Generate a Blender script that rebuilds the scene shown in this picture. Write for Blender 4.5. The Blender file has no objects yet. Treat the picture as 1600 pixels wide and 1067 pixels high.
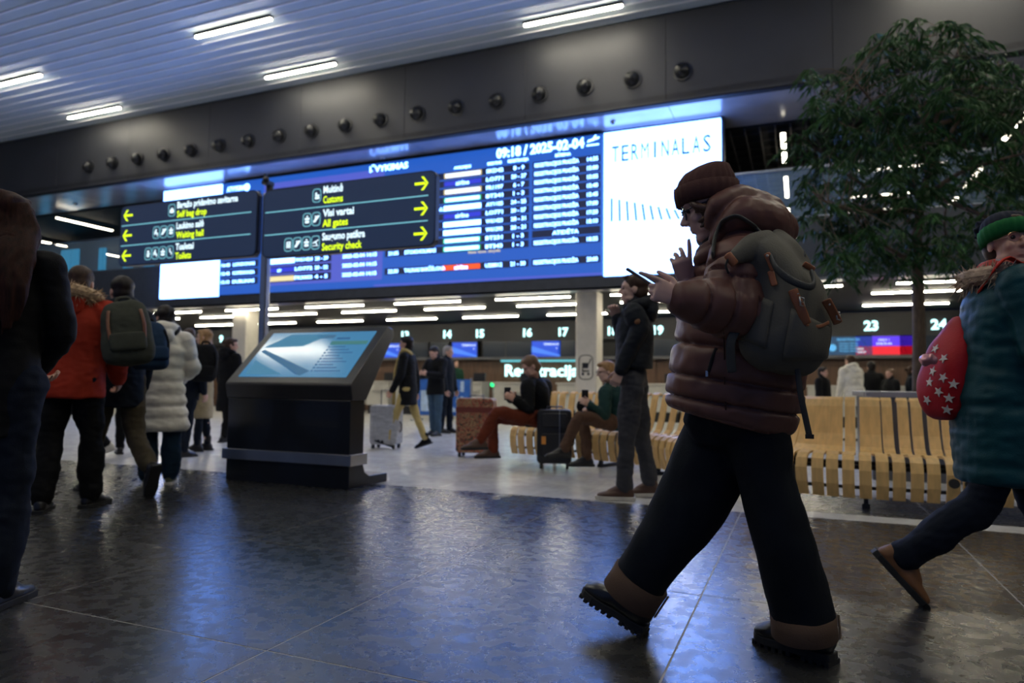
import bpy, bmesh, math, random
import numpy as np
from mathutils import Vector, Matrix, noise
from mathutils.bvhtree import BVHTree
random.seed(7)
SC = bpy.context.scene
COL = SC.collection
R = math.radians
ORD = ['first','second','third','fourth','fifth','sixth','seventh','eighth','ninth','tenth','eleventh','twelfth','thirteenth','fourteenth','fifteenth','sixteenth','seventeenth','eighteenth','nineteenth','twentieth','twenty-first','twenty-second','twenty-third','twenty-fourth']
V = Vector

# ------------------------------------------------------------------ camera
F_PX = 1080.0                      # focal length for a 1600 px wide frame
yaw, pit, roll = R(22.6), math.atan(69 / F_PX), R(.66)
CAM = V((0, 0, .95))
FW = V((-math.sin(yaw) * math.cos(pit), math.cos(yaw) * math.cos(pit), math.sin(pit)))
r0 = V((math.cos(yaw), math.sin(yaw), 0)); u0 = r0.cross(FW)
RT = r0 * math.cos(roll) + u0 * math.sin(roll)
UP = RT.cross(FW)
FH = V((-math.sin(yaw), math.cos(yaw), 0))      # horizontal view direction
RH = r0.copy()
cam = bpy.data.cameras.new('camera'); camo = bpy.data.objects.new('camera', cam); COL.objects.link(camo)
m3 = Matrix((RT, UP, -FW)).transposed()
camo.matrix_world = Matrix.Translation(CAM) @ m3.to_4x4()
cam.sensor_width = 36; cam.lens = F_PX / 1600 * 36
cam.dof.use_dof = True; cam.dof.focus_distance = 2.45; cam.dof.aperture_fstop = 2.2
cam.clip_start = .05
SC.camera = camo

# ------------------------------------------------------------------ world and exposure
w = bpy.data.worlds.new('world'); SC.world = w; w.use_nodes = True
bg = w.node_tree.nodes['Background']; bg.inputs[0].default_value = (.25, .42, 1, 1); bg.inputs[1].default_value = .15
SC.view_settings.view_transform = 'Standard'; SC.view_settings.look = 'None'
SC.view_settings.exposure = 0.0; SC.view_settings.gamma = 1; SC.view_settings.use_curve_mapping = False
LAMP_WARM = (1, .92, .72)
S_TOP, S_LOW, S_UP = 62.0, 52.0, 16.0      # emission of the linear lamps: hall ceiling, check-in ceiling, gallery
S_LED = 1.0

# ------------------------------------------------------------------ pixel to world
def ray(px, py): return FW + RT * (px - 800) / F_PX - UP * (py - 533.5) / F_PX
def at(px, py, D): return CAM + ray(px, py) * D
def onz(px, py, z=0.0):
    d = ray(px, py); return CAM + d * ((z - CAM.z) / d.z)
def ony(px, py, Y):
    d = ray(px, py); return CAM + d * (Y / d.y)

# ------------------------------------------------------------------ materials
MATS = {}
def mat(name, col, rough=.6, metal=0, emit=None, es=1, var=.15, vs=8, bump=0, bs=60, coat=0, spec=.5, alpha=1, trans=0, stretch=None):
    if name in MATS: return MATS[name]
    m = bpy.data.materials.new(name); m.use_nodes = True; nt = m.node_tree; b = nt.nodes['Principled BSDF']
    b.inputs['Base Color'].default_value = (*col, 1); b.inputs['Roughness'].default_value = rough
    b.inputs['Metallic'].default_value = metal; b.inputs['Specular IOR Level'].default_value = spec
    b.inputs['Coat Weight'].default_value = coat
    if trans: b.inputs['Transmission Weight'].default_value = trans
    if alpha < 1: b.inputs['Alpha'].default_value = alpha
    if emit:
        b.inputs['Emission Color'].default_value = (*emit, 1); b.inputs['Emission Strength'].default_value = es
    elif var or bump:
        tc = nt.nodes.new('ShaderNodeTexCoord'); mp = nt.nodes.new('ShaderNodeMapping'); nt.links.new(tc.outputs['Object'], mp.inputs[0])
        if stretch: mp.inputs['Scale'].default_value = stretch
        if var:
            n = nt.nodes.new('ShaderNodeTexNoise'); n.inputs['Scale'].default_value = vs; n.inputs['Detail'].default_value = 5
            nt.links.new(mp.outputs[0], n.inputs['Vector'])
            r = nt.nodes.new('ShaderNodeValToRGB'); nt.links.new(n.outputs[0], r.inputs[0])
            r.color_ramp.elements[0].position = .3; r.color_ramp.elements[1].position = .7
            r.color_ramp.elements[0].color = (*[c * (1 - var) for c in col], 1)
            r.color_ramp.elements[1].color = (*[min(1, c * (1 + var)) for c in col], 1)
            nt.links.new(r.outputs[0], b.inputs['Base Color'])
        if bump:
            n2 = nt.nodes.new('ShaderNodeTexNoise'); n2.inputs['Scale'].default_value = bs; n2.inputs['Detail'].default_value = 4
            nt.links.new(mp.outputs[0], n2.inputs['Vector'])
            bp = nt.nodes.new('ShaderNodeBump'); bp.inputs['Strength'].default_value = bump; bp.inputs['Distance'].default_value = .004
            nt.links.new(n2.outputs[0], bp.inputs['Height']); nt.links.new(bp.outputs[0], b.inputs['Normal'])
    MATS[name] = m; return m
def glow(name, col, s): return mat(name, (.02, .02, .02), emit=col, es=s, var=0)

def stone(name, dark, light, rough, bump, bs, spec=.5):
    m = bpy.data.materials.new(name); m.use_nodes = True; nt = m.node_tree; b = nt.nodes['Principled BSDF']; L = nt.links.new
    g = nt.nodes.new('ShaderNodeNewGeometry')
    n1 = nt.nodes.new('ShaderNodeTexNoise'); n1.inputs['Scale'].default_value = 3; n1.inputs['Detail'].default_value = 9; n1.inputs['Roughness'].default_value = .7
    L(g.outputs['Position'], n1.inputs['Vector'])
    r = nt.nodes.new('ShaderNodeValToRGB'); r.color_ramp.elements[0].position = .3; r.color_ramp.elements[1].position = .72
    r.color_ramp.elements[0].color = (*dark, 1); r.color_ramp.elements[1].color = (*light, 1)
    L(n1.outputs[0], r.inputs[0]); L(r.outputs[0], b.inputs['Base Color'])
    mp = nt.nodes.new('ShaderNodeMapping'); mp.inputs['Scale'].default_value = (1, 1.3, 1); L(g.outputs['Position'], mp.inputs[0])
    n2 = nt.nodes.new('ShaderNodeTexNoise'); n2.inputs['Scale'].default_value = bs; n2.inputs['Detail'].default_value = 8; n2.inputs['Roughness'].default_value = .62; L(mp.outputs[0], n2.inputs['Vector'])
    bp = nt.nodes.new('ShaderNodeBump'); bp.inputs['Strength'].default_value = bump; bp.inputs['Distance'].default_value = .0013
    L(n2.outputs[0], bp.inputs['Height']); L(bp.outputs[0], b.inputs['Normal'])
    n3 = nt.nodes.new('ShaderNodeTexNoise'); n3.inputs['Scale'].default_value = 14; n3.inputs['Detail'].default_value = 6; L(g.outputs['Position'], n3.inputs['Vector'])
    mr = nt.nodes.new('ShaderNodeMapRange'); mr.inputs['To Min'].default_value = rough * .75; mr.inputs['To Max'].default_value = rough * 1.35
    mr.inputs['From Min'].default_value = .3; mr.inputs['From Max'].default_value = .7
    L(n3.outputs[0], mr.inputs['Value']); L(mr.outputs[0], b.inputs['Roughness'])
    b.inputs['Specular IOR Level'].default_value = spec
    MATS[name] = m; return m

M_DARKSTONE = stone('dark_stone', (.013, .014, .015), (.045, .045, .044), .26, .34, 95, 1.0)
M_LIGHTSTONE = stone('light_stone', (.50, .50, .50), (.78, .78, .77), .20, .15, 60)
M_GROUT = mat('grout', (.45, .43, .40), .8)
M_GROUTD = mat('grout_dark', (.2, .19, .17), .8)
M_SKIN = mat('skin', (.62, .36, .27), .5, var=.08, vs=14)
M_SKIN2 = mat('skin_pale', (.66, .42, .33), .5, var=.08, vs=14)
M_EYE = mat('eye_dark', (.03, .02, .02), .1, var=0)
M_BLACK = mat('black_cloth', (.012, .012, .014), .8, bump=.3, bs=200)
M_STEEL = mat('steel', (.55, .56, .57), .3, 1, var=.08, vs=3, bump=.05, bs=20)
M_STEELDK = mat('steel_dark', (.2, .2, .21), .35, 1, var=.08)
M_BLKMETAL = mat('black_metal', (.012, .013, .016), .32, .0, var=.1)
M_RUBBER = mat('rubber', (.015, .015, .015), .7, var=.1)
M_SOLEWHITE = mat('pale_sole', (.55, .52, .45), .6)

# ------------------------------------------------------------------ geometry collector
class G:
    def __init__(s): s.v = []; s.f = []
    def add(s, vs, fs):
        o = len(s.v); s.v += [V(p) for p in vs]; s.f += [tuple(i + o for i in f) for f in fs]; return s
    def box(s, c, sz, rz=0, M=None):
        hx, hy, hz = sz[0] / 2, sz[1] / 2, sz[2] / 2; c = V(c)
        Mx = M if M is not None else Matrix.Rotation(rz, 3, 'Z')
        vs = [c + Mx @ V((x * hx, y * hy, z * hz)) for x, y, z in ((-1,-1,-1),(1,-1,-1),(1,1,-1),(-1,1,-1),(-1,-1,1),(1,-1,1),(1,1,1),(-1,1,1))]
        return s.add(vs, [(3,2,1,0),(4,5,6,7),(0,1,5,4),(1,2,6,5),(2,3,7,6),(3,0,4,7)])
    def rings(s, rs, c0=True, c1=True):
        n = len(rs[0]); vs = [p for r in rs for p in r]; fs = []
        for i in range(len(rs) - 1):
            for j in range(n):
                k = (j + 1) % n; fs.append((i*n+j, i*n+k, (i+1)*n+k, (i+1)*n+j))
        if c0: fs.append(tuple(range(n - 1, -1, -1)))
        if c1: fs.append(tuple((len(rs)-1)*n + j for j in range(n)))
        return s.add(vs, fs)
    def tube(s, pts, rad, n=12, side=None, sub=1, puff=None, sup=1.0, cap=True, round_=True):
        """pts: centres; rad: r or (ra, rb) per point; ra lies along `side`. puff=(count, amplitude)"""
        P = [V(p) for p in pts]; Rr = [(r, r) if not isinstance(r, (tuple, list)) else tuple(r) for r in (rad if isinstance(rad, (list, tuple)) else [rad]*len(P))]
        if sub > 1:
            data = [np.array([*p, *r]) for p, r in zip(P, Rr)]; out = []
            for i in range(len(data) - 1):
                p0 = data[max(i-1, 0)]; p1 = data[i]; p2 = data[i+1]; p3 = data[min(i+2, len(data)-1)]
                for k in range(sub):
                    t = k / sub
                    out.append(.5*((2*p1)+(-p0+p2)*t+(2*p0-5*p1+4*p2-p3)*t*t+(-p0+3*p1-3*p2+p3)*t**3))
            out.append(data[-1]); P = [V(o[:3]) for o in out]; Rr = [(abs(o[3]), abs(o[4])) for o in out]
        N = len(P); T = []
        for i in range(N):
            t = P[min(i+1, N-1)] - P[max(i-1, 0)]; T.append(t.normalized() if t.length > 1e-9 else V((0,0,1)))
        if round_ and cap:      # rounded ends
            r0_, r1_ = Rr[0], Rr[-1]; k0 = min(r0_); k1 = min(r1_)
            pre = [(P[0]-T[0]*k0*.9, (r0_[0]*.35, r0_[1]*.35)), (P[0]-T[0]*k0*.6, (r0_[0]*.78, r0_[1]*.78))]
            post = [(P[-1]+T[-1]*k1*.6, (r1_[0]*.78, r1_[1]*.78)), (P[-1]+T[-1]*k1*.9, (r1_[0]*.35, r1_[1]*.35))]
            P = [p for p, _ in pre] + P + [p for p, _ in post]; Rr = [r for _, r in pre] + Rr + [r for _, r in post]
            T = [T[0]]*2 + T + [T[-1]]*2; N = len(P)
        A = V(side) if side is not None else (V((0,0,1)) if abs(T[0].z) < .9 else V((1,0,0)))
        rs = []; L = 0; tot = sum((P[i+1]-P[i]).length for i in range(N-1)) or 1
        for i in range(N):
            a = A - T[i]*A.dot(T[i])
            if a.length < 1e-4: a = V((1,0,0)) - T[i]*T[i].x
            a.normalize(); b = T[i].cross(a)
            if side is None: A = a
            k = 1
            if puff:
                ph = L/tot*puff[0]; k = 1 + puff[1]*(abs(math.sin(math.pi*ph))**.55 - .75)
            if i < N-1: L += (P[i+1]-P[i]).length
            ring = []
            for j in range(n):
                th = 2*math.pi*j/n; c, q = math.cos(th), math.sin(th)
                if sup != 1: c = math.copysign(abs(c)**sup, c); q = math.copysign(abs(q)**sup, q)
                ring.append(P[i] + a*(Rr[i][0]*k*c) + b*(Rr[i][1]*k*q))
            rs.append(ring)
        return s.rings(rs, cap, cap)
    def ell(s, c, r, M=None, n=14, m=9):
        c = V(c); r = (r, r, r) if not isinstance(r, (tuple, list)) else r
        rs = []
        for i in range(1, m):
            ph = math.pi*i/m - math.pi/2
            ring = []
            for j in range(n):
                th = 2*math.pi*j/n
                p = V((r[0]*math.cos(ph)*math.cos(th), r[1]*math.cos(ph)*math.sin(th), r[2]*math.sin(ph)))
                ring.append(c + (M @ p if M is not None else p))
            rs.append(ring)
        return s.rings(rs)
    def cyl(s, c, r, h, axis='Z', n=16):
        ax = {'X': V((1,0,0)), 'Y': V((0,1,0)), 'Z': V((0,0,1))}[axis] if isinstance(axis, str) else V(axis).normalized()
        return s.tube([V(c)-ax*h/2, V(c)+ax*h/2], r, n=n, round_=False)
    def prism(s, poly, O, ax, up, d0, d1):
        """2d polygon (counter-clockwise) in plane O, ax, up; thickness along ax x up from d0 to d1"""
        O, ax, up = V(O), V(ax), V(up); nn = ax.cross(up)
        a = [O+ax*x+up*y+nn*d0 for x, y in poly]; b = [O+ax*x+up*y+nn*d1 for x, y in poly]; n = len(poly)
        return s.add(a+b, [tuple(range(n-1, -1, -1)), tuple(range(n, 2*n))] + [(i, (i+1) % n, n+(i+1) % n, n+i) for i in range(n)])
def rr(w, h, r, x0=0, y0=0, k=5):
    out = []
    for cx, cy, a0 in ((w/2-r, h/2-r, 0), (-w/2+r, h/2-r, 90), (-w/2+r, -h/2+r, 180), (w/2-r, -h/2+r, 270)):
        for i in range(k+1):
            a = R(a0 + 90*i/k); out.append((x0+cx+r*math.cos(a), y0+cy+r*math.sin(a)))
    return out
def circ(x, y, r, n=12): return [(x+r*math.cos(2*math.pi*i/n), y+r*math.sin(2*math.pi*i/n)) for i in range(n)]

_txt = {}
def text2d(s, bold):
    k = (s, bold)
    if k in _txt: return _txt[k]
    c = bpy.data.curves.new('t', 'FONT'); c.body = s; c.size = 1; c.resolution_u = 2; c.offset = bold
    o = bpy.data.objects.new('t', c); COL.objects.link(o)
    me = o.evaluated_get(bpy.context.evaluated_depsgraph_get()).to_mesh()
    vs = [(v.co.x, v.co.y) for v in me.vertices]; fs = [tuple(p.vertices) for p in me.polygons]
    bpy.data.objects.remove(o); bpy.data.curves.remove(c)
    _txt[k] = (vs, fs); return _txt[k]
def add_text(g, s, O, ax, up, size, width=None, align='L', d=.004, bold=.02):
    vs, fs = text2d(s, bold)
    if not vs: return
    x0 = min(v[0] for v in vs); x1 = max(v[0] for v in vs); sx = size
    if width: sx = width/(x1-x0)
    off = {'L': -x0, 'C': -(x0+x1)/2, 'R': -x1}[align]
    O, ax, up = V(O), V(ax), V(up); nn = ax.cross(up)
    g.add([O + ax*((x+off)*sx) + up*(y*size) + nn*d for x, y in vs], fs)

def mesh_of(g, name='m'):
    me = bpy.data.meshes.new(name); me.from_pydata([tuple(v) for v in g.v], [], g.f); me.update(); return me
def fix_normals(me):
    bm = bmesh.new(); bm.from_mesh(me); bmesh.ops.recalc_face_normals(bm, faces=bm.faces); bm.to_mesh(me); bm.free()
def remesh(g, voxel, smooth=2, disp=None, sfac=.5):
    me = mesh_of(g); fix_normals(me); o = bpy.data.objects.new('tmp', me); COL.objects.link(o)
    r = o.modifiers.new('r', 'REMESH'); r.mode = 'VOXEL'; r.voxel_size = voxel; r.use_smooth_shade = True
    if smooth:
        sm = o.modifiers.new('s', 'SMOOTH'); sm.iterations = smooth; sm.factor = sfac
    dg = bpy.context.evaluated_depsgraph_get(); dg.update()
    out = bpy.data.meshes.new_from_object(o.evaluated_get(dg)); bpy.data.objects.remove(o)
    if disp:
        cos = [v.co + v.normal*disp(v.co, v.normal) for v in out.vertices]
        for v, c in zip(out.vertices, cos): v.co = c
        out.update()
    return out

def props(o, label=None, cat=None, group=None, kind=None):
    if label: o['label'] = label
    if cat: o['category'] = cat
    if group: o['group'] = group
    if kind: o['kind'] = kind
    return o
def thing(name, label, cat, loc, group=None, rz=0):
    o = bpy.data.objects.new(name, None); COL.objects.link(o); o.location = V(loc); o.rotation_euler = (0, 0, rz); o.empty_display_size = .1
    o['_o'] = list(V(loc)); return props(o, label, cat, group)
def put(name, me, m, parent=None, smooth=False, label=None, cat=None, group=None, kind=None, loc=None, bevel=0):
    """me (G or mesh) in world coordinates; stored relative to its thing's origin (or to loc)"""
    if isinstance(me, G): me = mesh_of(me); fix_normals(me)
    org = V((0,0,0))
    if parent is not None and '_o' in parent: org = V(parent['_o'])
    elif loc is not None: org = V(loc)
    me.transform(Matrix.Translation(-org)); me.name = name
    me.materials.clear(); me.materials.append(m)
    me.polygons.foreach_set('use_smooth', [smooth]*len(me.polygons))
    o = bpy.data.objects.new(name, me); COL.objects.link(o)
    o['_o'] = list(org)
    if parent is not None: o.parent = parent
    else: o.location = org
    if bevel:
        b = o.modifiers.new('b', 'BEVEL'); b.width = bevel; b.segments = 2; b.limit_method = 'ANGLE'
    return props(o, label, cat, group, kind)
def dup(root, loc, label=None, rz=None):
    r = root.copy(); COL.objects.link(r); r.location = V(loc)
    if rz is not None: r.rotation_euler = (0, 0, rz)
    if label: r['label'] = label
    for ch in list(root.children):
        c = ch.copy(); COL.objects.link(c); c.parent = r
        for gch in ch.children:
            d = gch.copy(); COL.objects.link(d); d.parent = c
    return r
def struct(name, g, m, parent=None, **k):
    return put(name, g, m, parent, kind='structure' if parent is None else None, **k)

# ================================================================== FLOOR
X0, X1, YB = -32.0, 12.0, 5.66
fl = struct('floor', G().box(((X0+X1)/2, 9, -.0515), (X1-X0, 27, .1)), M_GROUT, bevel=0)
def slab(x0, x1, y0, y1, m, nm='floor_slab'):
    g = 0.004
    put(nm, G().box(((x0+x1)/2, (y0+y1)/2, -.02), (x1-x0-2*g, y1-y0-2*g, .04)), m, fl)
xs = [-.43 + 1.335*k for k in range(-8, 5)]
ys = [-2.0, -.67, .67, 2.0, 3.33, 4.66, YB]
for a, b in zip(xs, xs[1:]):
    for c, d in zip(ys, ys[1:]): slab(a, b, c, d, M_DARKSTONE)
ly = [YB, 6.99, 8.32, 9.65, 10.98, 12.3]
xl = [-.43 + 1.335*k for k in range(-12, 6)]
for a, b in zip(xl, xl[1:]):
    for c, d in zip(ly, ly[1:]):
        if c == YB and a > -.5:
            slab(a, b, YB, 5.93, M_LIGHTSTONE); slab(a, b, 5.93, 6.99, M_DARKSTONE)
        else: slab(a, b, c, d, M_LIGHTSTONE)
g = G()
g.box(((X0+X1)/2, 16.9, -.02), (X1-X0, 9.2, .04)); g.box(((X0+xl[0])/2, 8.98, -.02), (xl[0]-X0, 6.64, .04)); g.box(((xl[-1]+X1)/2, 8.98, -.02), (X1-xl[-1], 6.64, .04))
put('far_paving', g, M_LIGHTSTONE, fl, kind='stuff')
g = G(); g.box(((X0+xs[0])/2, 1.83, -.02), (xs[0]-X0, 7.66, .04)); g.box(((xs[-1]+X1)/2, 1.83, -.02), (X1-xs[-1], 7.66, .04))
put('far_dark_paving', g, M_DARKSTONE, fl, kind='stuff')

# ================================================================== CEILINGS, BEAM, WALLS
M_CEIL = mat('ceiling_white', (.46, .54, .60), .5, var=.03, vs=1)
M_RAIL = mat('ceiling_rail_white', (.85, .86, .9), .5, var=0)
M_FASCIA = mat('fascia_panel', (.036, .038, .046), .50, .1, var=.12, vs=.6, bump=.03, bs=2)
M_SOFFIT = mat('soffit_metal', (.42, .40, .42), .22, .35, var=.12, vs=1.5, bump=.04, bs=3)
M_DKCEIL = mat('dark_ceiling', (.005, .005, .006), .7, var=.2)
M_BAND = mat('gallery_band', (.06, .07, .085), .45, .2, var=.08)
ZC, YF = 8.17, 13.1
ce = struct('ceiling', G().box(((X0+X1)/2, 5.5, ZC+.16), (X1-X0, 17.2, .1)), M_CEIL)
for k in range(34):
    y = YF - .15 - .3*k
    put('ceiling_panel', G().box(((X0+X1)/2, y, ZC+.04), (X1-X0, .262, .05)), M_CEIL, ce)
    put('ceiling_rail', G().box(((X0+X1)/2, y-.15, ZC+.02), (X1-X0, .038, .05)), M_RAIL, ce)
fa = struct('wall_bulkhead', G().box(((X0+X1)/2, YF+.1, 7.3), (X1-X0, .16, 1.78)), M_DKCEIL)
for k in range(15):                                             # cladding panels of the beam
    xa = -31.5 + 2.92*k
    put('cladding_panel', G().box((xa+1.46, YF+.01, 7.3), (2.912, .02, 1.74)), M_FASCIA, fa, bevel=.004)
so = struct('trim_1', G().box(((X0+X1)/2, 14.05, 6.53), (X1-X0, 1.9, .1)), M_DKCEIL)
for k in range(15):
    xa = -31.5 + 2.92*k
    put('soffit_panel', G().box((xa+1.46, 14.05, 6.465), (2.912, 1.88, .03)), M_SOFFIT, so, bevel=.003)
# jet nozzles along the beam
proto = None
for i in range(18):
    x = -1.98 - .968*i; 
    lab = 'round black jet nozzle on the beam, %s of the row' % (ORD[i] + ' from the right end' if i < 9 else ORD[17-i] + ' from the left end')
    if proto is None:
        t = thing('jet_nozzle', lab, 'air nozzle', (x, YF, 6.98), 'jet nozzles along the beam')
        g = G(); c = V((x, YF, 6.98))
        g.tube([c+V((0,-.0,0)), c+V((0,-.03,0)), c+V((0,-.035,0))], [.185, .185, .14], n=24, round_=False)
        put('flange', g, M_BLKMETAL, t, smooth=False)
        g = G(); ax = V((-.25, -1, -.2)).normalized()
        g.tube([c+V((0,-.02,0)), c+ax*.08, c+ax*.14, c+ax*.17, c+ax*.12, c+ax*.04], [.145, .14, .12, .10, .08, .06], n=24, cap=True, round_=False)
        put('nozzle', g, M_BLKMETAL, t, smooth=True)
        g = G().tube([c+ax*.10, c+ax*.165], [.035, .04], n=14, round_=False); put('core', g, M_RUBBER, t, smooth=True)
        proto = t
    else: dup(proto, (x, YF, 6.98), lab)

# linear lamps
def lamp_proto(name, label, L, wd, strength, loc, group, axis='X', hang=0):
    t = thing(name, label, 'ceiling light', loc, group)
    c = V(loc); sx, sy = (L, wd) if axis == 'X' else (wd, L)
    put('housing', G().box(c+V((0,0,.03)), (sx+.02, sy+.02, .04)), M_BLKMETAL, t)
    rx = rr(L, wd*.9, wd*.44)
    g = G().prism(rx, c, V((1,0,0)) if axis == 'X' else V((0,1,0)), V((0,-1,0)) if axis == 'X' else V((1,0,0)), -.012, .014)
    put('diffuser', g, glow('lamp_%s' % name, LAMP_WARM, strength), t)
    if hang:
        for k in (-1, 1):
            o = c + (V((k*L*.35, 0, 0)) if axis == 'X' else V((0, k*L*.35, 0))); put('hanger', G().box(o+V((0,0,.05+hang/2)), (.02, .02, hang)), M_BLKMETAL, t)
    return t
# hall ceiling lights (2 m long, in a grid parallel to the beam)
pr = None; n = 0
names = {(10.35, -10.5): 'upper left lamp in the slatted ceiling, over the left sign', (12.4, -10.55): 'slatted ceiling lamp near the beam, above the middle nozzles',
         (12.4, -3.98): 'slatted ceiling lamp at the top edge of the photo, right of centre', (10.35, -17.3): 'slatted ceiling lamp cut by the left edge of the photo', (12.4, -17.5): 'slatted ceiling lamp close to the beam at the left'}
for iy, y in enumerate((12.4, 10.35, 6.25, 4.2, 0.1, -1.95)):
    for ix, x in enumerate((-17.4, -10.53, -3.98, 2.8, 9.6)):
        if y > 10 and x > 5: continue
        lab = None
        for (yy, xx), l in names.items():
            if yy == y and abs(xx-x) < .3: lab = 'bright linear ' + l
        if lab is None: lab = 'linear hall lamp above the frame, %s row from the beam, %s lamp from the left' % (ORD[iy], ORD[ix])
        c = (x, y, ZC-.05)
        if pr is None: pr = lamp_proto('ceiling_lamp', lab, 2.0, .085, S_TOP, c, 'linear lamps in the slatted ceiling')
        else: dup(pr, c, lab)
# LED wall ---------------------------------------------------------------
# ---- board carrier / lower bulkhead / galleries
bk = struct('wall_board_carrier', G().box((-9.05, 14.42, 4.75), (15.4, .34, 3.45)), M_BLKMETAL)
band = struct('trim_2', G().box(((X0+X1)/2, 14.53, 3.66), (X1-X0, .14, 1.28)), M_BAND)
for k in range(15):
    if -17 < -31.5+2.92*k+1.46 < -1: continue
    put('band_panel', G().box((-31.5+2.92*k+1.46, 14.44, 3.66), (2.912, .02, 1.24)), M_BAND, band, bevel=.003)
struct('trim_3', G().box(((X0+X1)/2, 14.22, 3.02), (X1-X0, .34, .05)), mat('sill_metal', (.3, .3, .33), .3, .8, var=.05))
# lower frame of the board
struct('trim_4', G().box((-9.05, 14.2, 3.13), (15.4, .3, .26)), mat('board_frame', (.05, .055, .065), .4, .3))
lc = struct('ceiling_checkin', G().box(((X0+X1)/2, 18.2, 3.14), (X1-X0, 7.2, .1)), M_DKCEIL)
uc = struct('ceiling_gallery', G().box(((X0+X1)/2, 21.0, 6.46), (X1-X0, 12.0, .1)), M_DKCEIL)
g = G()
M_GRID = mat('ceiling_grid', (.045, .04, .038), .6)
for k in range(40):
    x = -1.3 + .3*k
    put('ceiling_baffle', G().box((x, 20, 6.36), (.03, 10, .09)), M_GRID, uc)
for k in range(22): g.box((3.5, 15.3+.5*k, 6.385), (11, .02, .04))
put('cross_runner', g, M_GRID, uc, kind='stuff')
# beam end that drops behind on the right, with the brown soffit
struct('wall_left', G().box((X0-.1, 9.4, 4.1), (.2, 27.6, 8.4)), M_BAND); struct('wall_right', G().box((X1+.1, 9.4, 4.1), (.2, 27.6, 8.4)), M_BAND)
struct('wall_gallery_back', G().box(((X0+X1)/2, 26.9, 4.7), (X1-X0, .2, 3.6)), M_DKCEIL)
struct('floor_gallery', G().box(((X0+X1)/2, 20.7, 4.15), (X1-X0, 12.2, .16)), M_BAND)
# glass balustrades (right and left of the board)
M_GLASS = mat('balustrade_glass', (.35, .5, .62), .06, 0, var=0, alpha=.28)
M_RAILM = mat('handrail', (.45, .47, .5), .3, .9, var=0)
def balustrade(x0, x1, nm, label, z1=5.3):
    t = thing(nm, label, 'glass railing', (x0, 14.6, 4.28))
    n = max(1, round((x1-x0)/1.5))
    for k in range(n):
        a = x0 + (x1-x0)*k/n; b = x0 + (x1-x0)*(k+1)/n
        put('glass_pane', G().box(((a+b)/2, 14.6, (4.3+z1)/2), (b-a-.02, .02, z1-4.3)), M_GLASS, t)
    put('handrail', G().box(((x0+x1)/2, 14.6, z1+.02), (x1-x0, .06, .04)), M_RAILM, t)
    put('base_channel', G().box(((x0+x1)/2, 14.6, 4.31), (x1-x0, .07, .06)), M_RAILM, t)
balustrade(-1.3, 9.5, 'glass_balustrade', 'long glass balustrade of the gallery right of the departure board, behind the tree')
balustrade(-30, -16.8, 'glass_balustrade', 'glass balustrade of the gallery at the left behind the bag drop sign')
# blue lit partitions behind the left balustrade
for i, (pa, pb, ya, yb) in enumerate(((60, 72, 384, 440), (95, 122, 378, 470), (155, 165, 388, 420), (193, 206, 410, 440), (225, 240, 412, 440))):
    a = ony(pa, (ya+yb)/2, 17.5); b = ony(pb, (ya+yb)/2, 17.5); z0 = 4.25
    z1 = min(5.9, ony(pa, ya, 17.5).z)
    t = put('light_panel', G().box(((a.x+b.x)/2, 17.5, (z0+z1)/2), (b.x-a.x, .06, z1-z0)), glow('cyan_panel', (.01, .30, .58), .9), None,
        label='cyan backlit upright panel behind the left gallery glass, %s from the left' % ORD[i], cat='light panel', group='cyan panels behind the left gallery', loc=((a.x+b.x)/2, 17.5, z0))
# check-in back wall
M_WOOD = mat('brown_wood_wall', (.10, .052, .03), .5, var=.25, vs=3, stretch=(6, 6, .6))
YW = 21.0
wb = struct('wall_back', G().box(((X0+X1)/2, YW+.2, 1.5), (X1-X0, .2, 3.0)), M_DKCEIL)
for k in range(44):
    x = X0 + .5 + 1.0*k
    if x > X1: break
    put('wood_panel', G().box((x, YW+.06, .93), (.985, .05, 1.8)), M_WOOD, wb)
struct('trim_5', G().box(((X0+X1)/2, YW-.05, 2.73), (X1-X0, .16, .62)), mat('header', (.015, .015, .018), .6))
struct('trim_6', G().box(((X0+X1)/2, YW-.15, 1.84), (X1-X0, .2, .09)), mat('header_edge', (.09, .09, .1), .5))
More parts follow.
